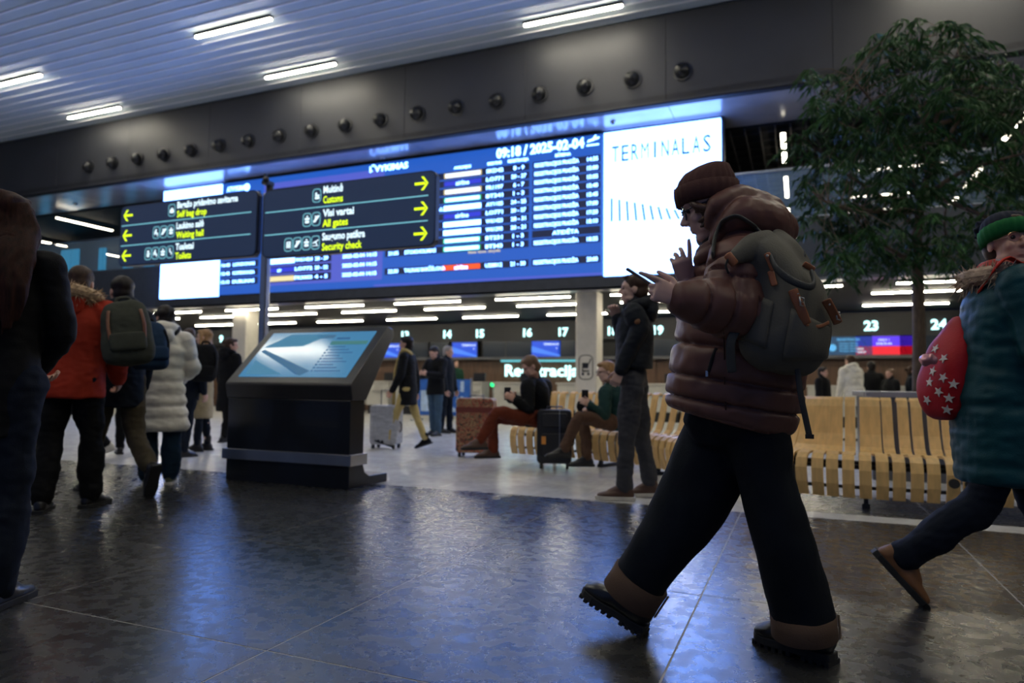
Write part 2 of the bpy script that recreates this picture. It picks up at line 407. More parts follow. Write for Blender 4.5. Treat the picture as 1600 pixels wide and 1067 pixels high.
# dark blank monitors and lit monitors in the strip
M_BLANK = mat('blank_screen', (.008, .016, .03), .25, var=0)
M_SCRB = glow('screen_blue', (.012, .085, .75), 1.0)
M_SCRB2 = glow('screen_blue_light', (.07, .25, .95), 1.0)
M_WHITEGLOW = glow('white_glow', (.75, .9, 1.0), 1.3)
M_LETTER = glow('sign_letter', (.55, 1.0, 1.0), 2.4)
def monitor(x, w, lab, kind):
    t = thing('wall_monitor', lab, 'screen', (x, YW-.1, 2.14), 'screens in the strip above the counters')
    put('casing', G().box((x, YW-.08, 2.14), (w+.04, .1, .56)), M_BLKMETAL, t)
    O = V((x, YW-.135, 2.14)); ax, up = V((1,0,0)), V((0,0,1))
    if kind == 'blank': put('screen', G().prism(rr(w, .5, .01), O, ax, up, 0, .004), M_BLANK, t); return
    if kind == 'blue':
        put('screen', G().prism(rr(w, .5, .01), O, ax, up, 0, .004), M_SCRB, t)
        put('slanted_band', G().prism([(-w/2, .1), (-w/2, -.1), (w/2, -.25), (w/2, -.2)], O, ax, up, .004, .006), M_SCRB2, t)
        g = G(); add_text(g, 'TERMINALAS', O+ax*(w*.45)+up*.12, ax, up, .09, align='R', d=.008); add_text(g, 'B', O+ax*(w*.4)+up*.0, ax, up, .07, align='R', d=.008)
        put('lettering', g, M_WHITEGLOW, t); return
    if kind == 'red':
        put('screen', G().prism([(-w/2, -.02), (w/2, -.02), (w/2, .25), (-w/2, .25)], O, ax, up, 0, .004), glow('screen_violet', (.10, .03, .85), 1.1), t)
        put('red_field', G().prism([(-w/2, -.25), (w/2, -.25), (w/2, -.02), (-w/2, -.02)], O, ax, up, 0, .004), glow('screen_red', (.85, .01, .03), 1.1), t)
        g = G(); add_text(g, 'ONLY 1', O+up*.12, ax, up, .08, align='C', d=.008); add_text(g, 'CHECK-IN', O+up*.02, ax, up, .08, align='C', d=.008)
        add_text(g, 'BAG', O+up*-.11-ax*w*.46, ax, up, .07, d=.008); add_text(g, 'DROP', O+up*-.2-ax*w*.46, ax, up, .07, d=.008)
        put('lettering', g, M_WHITEGLOW, t); return
    put('screen', G().prism(rr(w, .5, .01), O, ax, up, 0, .004), glow('screen_teal', (.01, .06, .14), 1), t)
    g = G(); add_text(g, 'REGISTRACIJA', O+up*.14, ax, up, .09, align='C', d=.008)
    for q in range(4): add_text(g, 'Passengers with bags', O+up*(.05-.07*q)-ax*w*.2, ax, up, .055, d=.008)
    g.prism(circ(-w*.35, -.05, .1), O, ax, up, .004, .008)
    put('lettering', g, glow('screen_cyan', (.12, .5, .9), 1), t)
def wx(px, py=540): return ony(px, py, YW-.13).x
for px, w, lab, kd in ((610, .8, 'blue screen right of the kiosk top, behind the walker with the suitcase', 'blue'), (651, .9, 'blank dark screen right of the numeral thirteen', 'blank'), (687, .7, 'blank dark screen below the numeral fourteen', 'blank'),
        (726, .93, 'bright blue screen between numerals fourteen and fifteen', 'blue'), (772, .8, 'blank dark screen below and right of numeral fifteen', 'blank'), (811, .9, 'blank dark screen left of the blue one under numeral sixteen', 'blank'),
        (853, .98, 'bright blue screen between numerals sixteen and seventeen', 'blue'), (891, .8, 'blank dark screen left of the concrete column', 'blank'), (1050, 1.2, 'blank dark screen right of the standing man', 'blank'),
        (1326, 1.15, 'dark teal screen with small cyan text left of the red one', 'teal'), (1381, 1.35, 'violet and red screen under numeral twenty-three', 'red'), (1440, 1.0, 'blank dark screen behind the tree trunk', 'blank'),
        (300, .9, 'blank dark screen far left behind the blonde woman', 'blank'), (438, .9, 'blue screen left of the kiosk screen, behind the sign post', 'blue')):
    monitor(wx(px), w, lab, kd)
for px, s in ((347, '9'), (634, '13'), (700, '14'), (751, '15'), (825, '16'), (881, '17'), (958, '18'), (1029, '19'), (1361, '23'), (1467, '24'), (1185, '21')):
    x = wx(px, 522); t = thing('counter_numeral', 'glowing counter numeral %s on the header over the check-in hall' % {'9':'nine','13':'thirteen','14':'fourteen','15':'fifteen','16':'sixteen','17':'seventeen','18':'eighteen','19':'nineteen','21':'twenty-one','23':'twenty-three','24':'twenty-four'}[s], 'number sign', (x, YW-.14, 2.55), 'counter numerals')
    g = G()
    for d in (0, .008, .016): add_text(g, s, V((x, YW-.14, 2.55)), V((1,0,0)), V((0,0,1)), .36, align='C', d=.02+d, bold=.035)
    put('numeral_face', g, M_LETTER, t)
    g = G().box((x, YW-.13, 2.66), (.42 if len(s) > 1 else .25, .012, .03)); put('mounting_rail', g, M_BLKMETAL, t)
# "Registracija" sign
xa, xb = wx(788, 580), wx(904, 580)
t = thing('registration_sign', 'large glowing white word Registracija on the brown wall', 'sign', ((xa+xb)/2, YW-.02, 1.2))
g = G(); add_text(g, 'Registracija', V((xa, YW-.02, 1.27)), V((1,0,0)), V((0,0,1)), .52, width=xb-xa, d=.06, bold=.03); put('lettering', g, M_LETTER, t)
put('light_bar', G().box(((xa+xb)/2, YW-.06, 1.76), (xb-xa+.3, .06, .06)), glow('cyan_bar', (.2, .8, .9), .8), t)
# low ceiling lamps
def low_lab(i, row): return 'linear lamp in the dark check-in ceiling, %s from the left in the %s row' % (ORD[i], row)
pr = None
for y, row in ((14.9, 'nearest'), (16.85, 'second'), (19.25, 'third')):
    for i in range(10):
        x = -23.7 + 1.0 + 2.79*i
        if row == 'nearest': x += .25
        if x > 4: continue
        c = (x, y, 2.98 if row == 'nearest' else 3.05)
        if pr is None: pr = lamp_proto('linear_lamp', low_lab(i, row), 1.85, .048, S_LOW, c, 'lamps in the check-in ceiling', 'X', .05)
        else: dup(pr, c, low_lab(i, row))
# gallery lamps
pr = None
for i, (x, y) in enumerate(((-.25, 16.1), (-.25, 19.3), (-.25, 22.6), (4.05, 16.3), (4.05, 19.9), (4.05, 22.9), (-22.3, 15.8), (-22.3, 20.0), (-26.7, 17.2), (-26.7, 20.7))):
    lab = 'lengthwise lamp strip of the dark gallery ceiling, ' + ['nearest one right of the white screen', 'middle one right of the white screen', 'farthest one right of the white screen',
        'nearest one at the right behind the tree', 'middle one at the right behind the tree', 'farthest one at the right behind the tree', 'nearest one left of the bag drop sign', 'farther one left of the bag drop sign', 'nearest one beside the long-haired woman', 'farther one beside the long-haired woman'][i]
    c = (x, y, 6.24)
    if pr is None: pr = lamp_proto('gallery_lamp', lab, 2.0, .10, S_UP, c, 'lamps in the gallery ceiling', 'Y', .12)
    else: dup(pr, c, lab)
pr = None
for i, (x, y) in enumerate(((2.3, 18.4), (2.3, 20.9), (2.3, 22.6))):
    c = (x, y, 6.24); lab = 'thin gallery lamp running across behind the tree crown, %s one' % ('highest', 'middle', 'lowest')[i]
    if pr is None: pr = lamp_proto('gallery_lamp', lab, 1.9, .07, S_UP*.6, c, 'cross lamps behind the tree', 'X', .12)
    else: dup(pr, c, lab)
# columns
M_CONC = mat('column_concrete', (.62, .58, .50), .6, var=.1, vs=4, bump=.1)
def column(x, lab, pict):
    t = thing('concrete_column', lab, 'column', (x, 15.2, 0)); g = G().box((x, 15.2, 1.55), (.5, .5, 3.1)); put('shaft', g, M_CONC, t, bevel=.02)
    put('base_plate', G().box((x, 15.2, .05), (.54, .54, .1)), M_STEELDK, t, bevel=.005)
    if pict:
        O = V((x+.0, 14.945, 1.38)); ax, up = V((1,0,0)), V((0,0,1)); g = G()
        o = rr(.34, .56, .12); i_ = rr(.30, .52, .10); n = len(o)
        pts = [O+ax*a+up*b+V((0,-.004,0)) for a, b in o+i_]; g.add(pts, [(k, (k+1) % n, n+(k+1) % n, n+k) for k in range(n)])
        g.prism([(-.08, -.02), (.05, -.02), (.07, .1), (-.09, .1)], O, ax, up, 0, .004); g.prism([(.06, .08), (.08, .08), (.13, .19), (.10, .19)], O, ax, up, 0, .004)
        g.prism([(-.09, -.10), (.08, -.10), (.08, -.07), (-.09, -.07)], O, ax, up, 0, .004); g.prism([(-.09, -.1), (-.07, -.1), (-.07, .0), (-.09, .0)], O, ax, up, 0, .004)
        g.prism(circ(-.07, -.15, .03), O, ax, up, 0, .004); g.prism(circ(.06, -.15, .03), O, ax, up, 0, .004)
        put('cart_pictogram', g, M_BLKMETAL, t)
column(-4.42, 'pale concrete column with a luggage cart pictogram behind the seated woman', True)
column(-14.55, 'pale concrete column behind the sign post at the left', False)
column(5.7, 'pale concrete column behind the teal coated woman', False)
# counters
M_CNT = mat('counter_white', (.48, .47, .44), .45, var=.04)
def counter(x, w, lab, y=19.4):
    t = thing('check_in_counter', lab, 'counter', (x, y, 0), 'check-in counters')
    put('front_panel', G().box((x, y, .64), (w, .6, .74)), M_CNT, t, bevel=.01)
    put('worktop', G().box((x, y-.02, 1.03), (w+.06, .7, .05)), M_CNT, t, bevel=.01)
    put('plinth', G().box((x, y+.03, .135), (w-.05, .5, .27)), M_BLKMETAL, t)
    put('shelf', G().box((x+.1, y-.36, .78), (w*.7, .14, .04)), M_CNT, t, bevel=.005)
    g = G().box((x+w*.3, y+.05, 1.2), (.4, .04, .26)); g.box((x+w*.3, y+.07, 1.08), (.05, .05, .08)); put('counter_screen', g, M_BLKMETAL, t)
cx = [(548, 'left of the silver suitcase'), (597, 'behind the silver suitcase'), (650, 'behind the suitcase walker'), (732, 'behind the blue banner'), (805, 'behind the seated man'), (905, 'below the registration word'),
      (1030, 'right of the standing man'), (1100, 'behind the woman in the brown jacket'), (1300, 'beside the white coat behind the bench'), (1430, 'behind the tree trunk')]
for px, l in cx: counter(ony(px, 615, 19.4).x, .82 if px < 620 else 1.15, 'white check-in counter with a dark plinth, ' + l)
# luggage belts between counters (low steel boxes)
# blue banner barrier, behind the couple
bx0, bx1 = ony(652, 620, 16.2).x, ony(736, 620, 16.2).x
t = thing('banner_barrier', 'blue and white banner barrier behind the two people in dark jackets', 'banner', ((bx0+bx1)/2, 16.2, 0))
put('panel', G().box(((bx0+bx1)/2, 16.2, .62), (bx1-bx0, .03, .95)), mat('banner_blue', (.02, .12, .5), .5), t)
O = V((bx0, 16.18, 0)); ax, up = V((1,0,0)), V((0,0,1)); g = G()
add_text(g, 'ARLA', O+ax*.5+up*.9, ax, up, .22, d=.006); g.prism([(.12, .25), (bx1-bx0-.35, .25), (bx1-bx0-.35, .80), (.12, .80)], O, ax, up, 0, .003)
g.prism([(bx1-bx0-.3, .2), (bx1-bx0-.2, .2), (bx1-bx0-.2, 1.05), (bx1-bx0-.3, 1.05)], O, ax, up, 0, .003)
put('white_print', g, mat('banner_white', (.45, .6, .85), .5), t)
g = G(); add_text(g, 'EC', O+ax*.75+up*.32, ax, up, .62, d=.01, bold=.05); put('blue_print', g, MATS['banner_blue'], t)
for bx in (bx0, bx1): put('frame_post', G().box((bx, 16.2, .58), (.04, .04, 1.1)).box((bx, 16.2, .015), (.1, .5, .03)), M_STEEL, t)
# queue posts near the counters
pr = None
for i, (px, py) in enumerate(((770, 648), (1010, 645))):
    b = onz(px, py); lab = ['queue barrier post with a green light behind the patterned suitcase', 'queue barrier post right of the standing man'][i]
    t = thing('barrier_post', lab, 'barrier post', b, 'queue barrier posts')
    put('pole', G().cyl(b+V((0,0,.5)), .03, 1.0), M_STEELDK, t, smooth=True); put('base', G().cyl(b+V((0,0,.015)), .16, .03, n=20), M_BLKMETAL, t)
    put('belt_head', G().cyl(b+V((0,0,.98)), .04, .1), M_BLKMETAL, t, smooth=True)
    if i == 0:
        put('green_light', G().cyl(b+V((0,-.05,.98)), .075, .03, 'Y'), glow('green', (.02, .9, .25), 2), t)
        put('belt', G().box(b+V((.95, 0, .93)), (1.9, .01, .06)), M_BLACK, t)
# planter and gallery
t = thing('planter', 'long stainless steel tree planter behind the bench', 'planter', (2.6, 9.2, 0))
put('tub', G().box((2.7, 9.3, .44), (4.0, 2.0, .88)), M_STEELDK, t, bevel=.01)
g = G(); g.box((2.7, 8.33, .905), (4.1, .16, .06)); g.box((2.7, 10.3, .905), (4.1, .16, .06)); g.box((.72, 9.3, .905), (.16, 1.8, .06)); g.box((4.68, 9.3, .905), (.16, 1.8, .06)); put('rim', g, M_STEEL, t, bevel=.005)
put('soil', G().box((2.7, 9.3, .87), (3.8, 1.8, .04)), mat('soil', (.03, .02, .012), .95, bump=.8, bs=40), t)

# ================================================================== LED WALL
YL = 14.10
led = thing('departure_board', 'wide blue LED departure board with flight rows under the beam', 'information screen', (-8.8, YL, 3.3))
ax, up = V((1,0,0)), V((0,0,1))
def bp(px, py): p = ony(px, py, YL); return p.x, p.z
put('screen', G().box((-9.155, YL+.06, 4.83), (10.65, .12, 3.06)), glow('led_blue', (.017, .11, .56), S_LED), led)
M_LEDROW = glow('led_row', (.006, .012, .05), S_LED); M_LEDW = glow('led_white', (.145, .33, 1.0), 9.5*S_LED)
M_LEDSTRIP = glow('led_purple', (.09, .12, .62), S_LED)
rows, txt, logow, logob, logog, logoo, purp = G(), G(), G(), G(), G(), G(), G()
def rect(g, x0, z0, x1, z1, d0=0, d1=.003): g.prism([(x0, z0), (x1, z0), (x1, z1), (x0, z1)], V((0, YL, 0)), ax, up, d0, d1)
def T(s, px, py, h, align='L', w=None, bold=.03, g=None):
    x, z = bp(px, py); add_text(g or txt, s, V((x, YL, z-h*.36)), ax, up, h, width=w, align=align, d=.01, bold=bold)
z_of = lambda py: bp(885, py)[1]
ysr = [253, 267, 280.5, 294.5, 308, 322, 335.5, 349, 362, 376, 389]
flights = ['SKD42', 'LO771', 'FR1197', 'BT341', 'AY1105', 'LO771', 'W61423', 'W61393', 'BT231', 'BT343', 'U28812']
desks = ['8 - 9', '20 - 27', '6 - 7', '1 - 3', '24 - 25', '20 - 27', '28 - 31', '20 - 21', '1 - 3', '1 - 3', '21 - 30']
times = ['14:35', '15:00', '15:05', '15:40', '15:45', '17:00', '17:20', '18:10', '', '18:35', '20:00']
logos = [0, 1, 0, 2, 3, 1, 3, 3, 2, 2, 4]
xR = bp(938, 300)[0]; xSt0 = bp(832, 300)[0]; xLg0, xLg1 = bp(694, 300)[0], bp(752, 300)[0]; xT0 = bp(604, 300)[0]; xF = bp(773, 300)[0]; xD = bp(808, 300)[0]
zt = [z_of(y) for y in ysr]; dz = (zt[0]-zt[9])/9
Z = [zt[0]-dz*i for i in range(10)] + [zt[0]-dz*11.25]
H = dz*.62
M_CRM = glow('led_cream', (1.0, .85, .45), 1.0); M_LB = glow('led_logo_blue', (.03, .05, .72), 1.0); M_LG = glow('led_green', (.08, .75, .22), .9); M_LO = glow('led_orange', (1.0, .10, .02), 1.2)
for i, z in enumerate(Z):
    rows, txt, lg_ = G(), G(), G()
    rect(rows, xT0, z-dz*.40, xSt0-.08, z+dz*.40); rect(rows, xSt0, z-dz*.40, xR, z+dz*.40)
    rect(lg_, xLg0, z-dz*.30, xLg1, z+dz*.30, .003, .006)
    if logos[i] in (1, 4): add_text(txt, 'airline', V(((xLg0+xLg1)/2, YL, z-.05)), ax, up, .14, align='C', d=.012)
    if logos[i] == 2: rect(txt, xLg0+.04, z-dz*.2, xLg1-.04, z+dz*.2, .006, .008)
    if logos[i] == 0: rect(txt, xLg0+.05, z-dz*.17, xLg1-.05, z+dz*.17, .006, .008)
    for s, x, a, w_ in ((flights[i], xF, 'C', .42), (desks[i], xD+.04, 'C', .36 if len(desks[i]) > 5 else .26)):
        add_text(txt, s, V((x, YL, z-H*.36)), ax, up, H, width=w_, align=a, d=.01, bold=.03)
    if times[i]:
        add_text(txt, 'REGISTRACIJOS PRADŽIA', V((xSt0+.05, YL, z-H*.36)), ax, up, H, width=1.02, d=.01, bold=.03); add_text(txt, times[i], V((xR-.05, YL, z-H*.36)), ax, up, H, width=.24, align='R', d=.01, bold=.03)
    else: add_text(txt, 'ATIDĖTA', V(((xSt0+xR)/2, YL, z-H*.36)), ax, up, H, width=.6, align='C', d=.01, bold=.03)
    tt = ['14:50','15:15','15:40','16:00','16:15','17:30','18:00','18:45','19:10','21:05','22:30'][i]; dd = ['KOPENHAGA','VARŠUVA','LONDONAS','RYGA','HELSINKIS BALS','VARŠUVA','MILANAS','LONDONAS','RYGA','STOKHOLMAS','TALINAS BARČĖLONA'][i]
    add_text(txt, tt, V((xT0+.1, YL, z-H*.36)), ax, up, H, width=.28, d=.01, bold=.03); add_text(txt, dd, V((xT0+.55, YL, z-H*.36)), ax, up, H, width=min(1.1, .085*len(dd)), d=.01, bold=.03)
    put('row_bar', rows, M_LEDROW, led, kind='stuff'); put('airline_bar', lg_, (M_CRM, M_LB, M_LG, M_LEDW, M_LO)[logos[i]], led); put('row_lettering', txt, M_LEDW, led, kind='stuff')
rows, txt = G(), G()
for s, px, w_ in (('AVIALINIJOS', 723, .44), ('SKRYDIS', 773, .36), ('REGISTRACIJA', 810, .5), ('BŪSENA', 880, .36)):
    add_text(txt, s, V((bp(px, 250)[0], YL, Z[0]+dz*.72)), ax, up, H*.72, width=w_, align='C', d=.01, bold=.05)
add_text(logow, 'New time: skrydis', V(((xLg1+.1), YL, Z[9]-dz*.72)), ax, up, H*.7, width=.8, align='C', d=.012)
# date line
x, z = bp(937, 221); tz = (bp(855, 231)[1])
add_text(txt, '09:18 / 2025-02-04', V((bp(776, 231)[0], YL, tz-.09)), ax, up, .30, width=bp(913, 228)[0]-bp(776, 231)[0], d=.01, bold=.04)
g2 = txt; O2 = V((bp(926, 222)[0], YL, tz))
g2.prism([(-.13, -.08), (.14, -.08), (.14, -.05), (-.13, -.05)], O2, ax, up, .003, .01); g2.prism([(-.12, 0), (.14, .06), (.15, .10), (-.10, .05)], O2, ax, up, .003, .01); g2.prism([(-.03, .02), (.03, .03), (.09, .14), (.05, .14)], O2, ax, up, .003, .01)
add_text(txt, 'IŠVYKIMAS', V((bp(578, 262)[0], YL, bp(608, 262)[1]-.06)), ax, up, .2, width=bp(638, 262)[0]-bp(578, 262)[0], d=.01, bold=.04)
# left table (arrivals)
xa0, xa1 = bp(347, 430)[0], bp(597, 430)[0]
rect(purp, bp(408, 430)[0], Z[-1]-dz*.95, xa1, Z[0]+dz*1.9, .0, .002)
lz = [bp(430, y)[1] for y in (395, 409, 422, 436)]; ldz = (lz[0]-lz[3])/3
for k in range(14):
    z = lz[3]+ldz*k; 
    if z > 6.0: break
    rect(rows, xa0, z-ldz*.4, bp(403, 430)[0], z+ldz*.4, .002, .004); rect(rows, bp(412, 430)[0], z-ldz*.4, bp(517, 430)[0], z+ldz*.4, .002, .004)
    a, b = bp(414, 430)[0], bp(460, 430)[0]; gl = (logow, logob, txt, logob)[k % 4]
    rect(gl, a, z-ldz*.28, b, z+ldz*.28, .004, .007)
    if gl is logob: add_text(txt, 'air', V(((a+b)/2, YL, z-.05)), ax, up, .13, align='C', d=.012)
    for s, px, w_ in ((['FR3003','LO772','W61424','BT342'][k % 4], 461, .55), (['4 - 5','20 - 22','28 - 29','20 - 21'][k % 4], 492, .4), (['15:10','15:45','16:45','17:10'][k % 4], 346, .3), (['DUBLINAS','KOPENHAGA','LONDONAS','VARŠUVA'][k % 4], 364, .75), ('2025-02-04 14:15', 535, 1.0)):
        add_text(txt, s, V((bp(px, 430)[0], YL, z-H*.36)), ax, up, H, width=w_, d=.012, bold=.03)
add_text(txt, 'ATVYKIMAS', V((bp(355, 296)[0], YL, 6.12)), ax, up, .18, width=.7, d=.01, bold=.04); txt.prism(circ(bp(386, 293)[0], 6.18, .1), V((0, YL, 0)), ax, up, .003, .01)
rect(purp, xT0-.3, 3.31, bp(940, 400)[0], 3.36, 0, .004)
put('arrival_row_bars', rows, M_LEDROW, led, kind='stuff'); put('violet_field', purp, M_LEDSTRIP, led, kind='stuff'); put('header_lettering', txt, M_LEDW, led, kind='stuff')
put('arrival_cream_bars', logow, M_CRM, led, kind='stuff'); put('arrival_blue_bars', logob, M_LB, led, kind='stuff')
# thin LED module seams on the board edge
for z in (6.385, 3.275): put('edge_frame', G().box((-9.155, YL+.08, z), (10.65, .14, .05)), M_BLKMETAL, led)
# white panels
M_LEDPANEL = glow('led_panel_white', (.155, .33, 1.0), 8.8*S_LED)
M_LEDCYAN = glow('led_cyan_mark', (.0, .10, .24), .8)
def wpanel(x0, x1, lab, word):
    t = thing('advert_screen', lab, 'screen', ((x0+x1)/2, YL, 3.3))
    put('screen', G().box(((x0+x1)/2, YL+.05, 4.82), (x1-x0, .12, 3.08)), M_LEDPANEL, t)
    put('edge_frame', G().box(((x0+x1)/2, YL+.16, 4.82), (x1-x0, .1, 3.14)), M_BLKMETAL, t)
    k = (x1-x0)/2.42; g = G(); 
    for q, ch in enumerate('TERMINALAS'): add_text(g, ch, V((x0+(x1-x0)*(.105+.087*q), YL-.01, 5.70)), ax, up, .50, width=.045 if ch == 'I' else .155, align='C', d=.004, bold=-.004 if ch == 'M' else .006)
    for i in range(12):
        px = 957+13.3*i; x = x0 + (x1-x0)*(.062+.068*i); zt_ = 4.93-.045*i; hh = .50-.037*i; sl = .012*i
        g.prism([(x+sl, zt_-hh), (x+sl+.045, zt_-hh), (x+.045, zt_), (x, zt_)], V((0, YL-.01, 0)), ax, up, 0, .004)
    put('lettering', g, M_LEDCYAN, t, kind='stuff')
wpanel(-3.79, -1.39, 'white screen reading TERMINALAS at the right end of the departure board', True)
wpanel(-16.67, -14.52, 'white screen at the left end of the departure board, behind the bag drop sign', True)
# small round devices on the soffit
for px, py, l in ((118, 318, 'small round detector on the soffit, left of the bag drop sign'), (598, 246, 'small round detector on the soffit above the customs sign'), (958, 190, 'small round detector on the soffit above the right white screen'), (330, 290, 'small round detector on the soffit above the left white screen')):
    p = onz(px, py, 6.45); t = thing('smoke_detector', l, 'smoke detector', p, 'soffit detectors')
    put('base', G().cyl(p+V((0,0,-.01)), .06, .03), M_STEEL, t, smooth=True); put('sensor', G().ell(p+V((0,0,-.03)), (.035, .035, .03)), M_BLKMETAL, t, smooth=True)

# ================================================================== HANGING DIRECTION SIGNS ON A POST
YS = 7.0
M_SIGN = glow('sign_navy', (.006, .018, .055), 1.0); M_SIGNE = mat('sign_edge', (.02, .025, .04), .35, .3)
M_SW = glow('sign_white', (.7, .9, 1.0), 1.5); M_SY = glow('sign_yellow', (.72, 1.0, .0), 1.5); M_SC = glow('sign_line', (.25, .72, .85), .9)
def sp(px, py): p = ony(px, py, YS); return p.x, p.z
t = thing('sign_post', 'slim steel post between the two navy direction signs', 'post', (-6.53, YS+.1, 0))
put('pole', G().box((-6.53, YS+.14, 1.75), (.085, .1, 3.45)), M_STEEL, t, bevel=.01)
put('blue_edge_strip', G().box((-6.483, YS+.14, 1.7), (.008, .06, 3.3)), M_STEELDK, t)
put('base_plate', G().box((-6.53, YS+.14, .01), (.3, .3, .02)), M_STEELDK, t)
g = G(); g.cyl((-6.50, YS+.14, 3.52), .05, .1); g.box((-6.50, YS+.1, 3.60), (.09, .14, .05)); g.ell((-6.46, YS+.02, 3.62), .045); g.box((-6.56, YS+.12, 3.68), (.03, .03, .12)); put('camera_head', g, M_BLKMETAL, t)
def icon(gw, gd, O, kind, s):
    """badge ring and pictogram; s = half height"""
    o = rr(1.5*s, 2*s, .5*s); i_ = rr(1.28*s, 1.78*s, .42*s); n = len(o); nn = V((0,-1,0))
    gd.add([O+ax*a+up*b+nn*.006 for a, b in o+i_], [(k, (k+1) % n, n+(k+1) % n, n+k) for k in range(n)])
    def P(poly): gw.prism([(x*s, y*s) for x, y in poly], O, ax, up, .001, .006)
    if kind == 'bag': P(rr(.8, .55, .1, 0, -.15)); P([(-.2, .12), (-.12, .12), (-.12, .3), (-.2, .3)]); P([(.12, .12), (.2, .12), (.2, .3), (.12, .3)]); P([(-.2, .28), (.2, .28), (.2, .36), (-.2, .36)])
    elif kind == 'customs': P(circ(-.15, .35, .13)); P([(-.3, -.1), (0, -.1), (0, .2), (-.3, .2)]); P(rr(.75, .3, .08, .05, -.35)); P(rr(.3, .25, .05, .25, .0))
    elif kind == 'sit': P(circ(-.1, .45, .13)); P([(-.2, -.1), (0, -.1), (0, .3), (-.2, .3)]); P([(-.2, -.2), (.3, -.2), (.3, -.05), (-.2, -.05)]); P([(.15, -.55), (.3, -.55), (.3, -.1), (.15, -.1)]); P([(-.4, -.35), (-.3, -.35), (-.3, .25), (-.4, .25)])
    elif kind == 'stairs': P([(-.5, -.45), (-.2, -.45), (.5, .35), (.5, .5), (.2, .5), (-.5, -.3)]); P(circ(-.15, .4, .11)); P([(-.22, -.0), (-.08, -.0), (-.08, .25), (-.22, .25)])
    elif kind == 'people': P(circ(0, .5, .12)); P(rr(.8, .3, .1, 0, .15)); P(rr(.7, .35, .08, 0, -.3))
    elif kind == 'gate': P([(-.35, -.5), (-.22, -.5), (-.22, .45), (-.35, .45)]); P([(.22, -.5), (.35, -.5), (.35, .45), (.22, .45)]); P([(-.22, .33), (.22, .33), (.22, .45), (-.22, .45)]); P(circ(0, .15, .1)); P([(-.1, -.45), (.1, -.45), (.1, .03), (-.1, .03)])
    elif kind == 'plane': P([(-.5, -.15), (.5, .3), (.5, .42), (-.5, .0)]); P([(-.1, .05), (.1, .13), (.3, -.4), (.2, -.4)]); P([(-.5, -.5), (.5, -.5), (.5, -.42), (-.5, -.42)])
    elif kind == 'wheel': P(circ(-.1, .48, .12)); P([(-.17, -.05), (-.03, -.05), (-.03, .33), (-.17, .33)]); P([(-.1, -.05), (.25, -.05), (.25, .05), (-.1, .05)]); P([(.2, -.45), (.35, -.45), (.3, -.0), (.18, -.0)])
    elif kind == 'baby': P(circ(-.05, .35, .2)); P(rr(.7, .2, .08, 0, -.02)); P(rr(.5, .3, .1, -.05, -.35))
def arrow(g, O, s, right):
    k = 1 if right else -1
    P = lambda poly: g.prism([(x*s*k, y*s) for x, y in (poly if right else poly[::-1])], O, ax, up, .001, .006)
    P([(-1, -.17), (.7, -.17), (.7, .17), (-1, .17)]); P([(.05, .98), (.95, .0), (1.2, .0), (.45, .98)]); P([(.05, -.98), (.45, -.98), (1.2, .0), (.95, .0)])
def sign(x0, x1, z0, z1, lab, lines, right, y):
    w, h = x1-x0, z1-z0; C = V(((x0+x1)/2, y, (z0+z1)/2)); t = thing('direction_sign', lab, 'sign', (C.x, y, z0))
    put('casing', G().prism(rr(w, h, .09, k=7), C, ax, up, -.09, -.004), M_SIGNE, t)
    put('face', G().prism(rr(w-.03, h-.03, .08, k=7), C, ax, up, -.004, .002), M_SIGN, t)
    rh = h/3
    for i, (lt, en, ics) in enumerate(lines):
        zc = z1 - rh*(i+.5); tx = x0 + w*(.375 if right else .44)
        F_ = V((0, y-.004, 0))
        gw, gy = G(), G()
        add_text(gw, lt, F_+V((tx, 0, zc+.022)), ax, up, .128, width=.0425*len(lt), d=.004, bold=.03); add_text(gy, en, F_+V((tx, 0, zc-.108)), ax, up, .128, width=.0425*len(en), d=.004, bold=.02)
        put('white_lettering', gw, M_SW, t, kind='stuff'); put('yellow_lettering', gy, M_SY, t, kind='stuff')
        for j, ic in enumerate(ics):
            gd, gi = G(), G(); icon(gi, gd, F_+V((tx-.10-.142*(len(ics)-1-j), 0, zc)), ic, .088); o = put('pictogram', gd, M_SC, t); put('pictogram_figure', gi, M_SW, o)
        gy = G(); arrow(gy, F_+V(((x1-.20) if right else (x0+.17), 0, zc)), .082, right); put('arrow', gy, M_SY, t)
        if i < 2: gc = G(); gc.prism([(x0+.04, z1-rh*(i+1)-.006), (x1-.1, z1-rh*(i+1)-.006), (x1-.1, z1-rh*(i+1)+.006), (x0+.04, z1-rh*(i+1)+.006)], F_, ax, up, .001, .004); put('divider_line', gc, M_SC, t)
sign(-6.47, -3.9, 2.57, 3.47, 'navy direction sign with yellow arrows right, to customs, gates and security', [('Muitinė', 'Customs', ['customs']), ('Visi vartai', 'All gates', ['people', 'stairs']), ('Saugumo patikra', 'Security check', ['gate', 'stairs', 'people', 'plane'])], True, YS)
sign(-9.17, -6.6, 2.62, 3.51, 'navy direction sign with yellow arrows left, to bag drop, waiting hall and toilets', [('Bagažo pridavimo savitarna', 'Self bag drop', ['bag']), ('Laukimo salė', 'Waiting hall', ['sit', 'stairs', 'people']), ('Tualetai', 'Toilets', ['baby', 'sit', 'people', 'wheel'])], False, YS+.03)

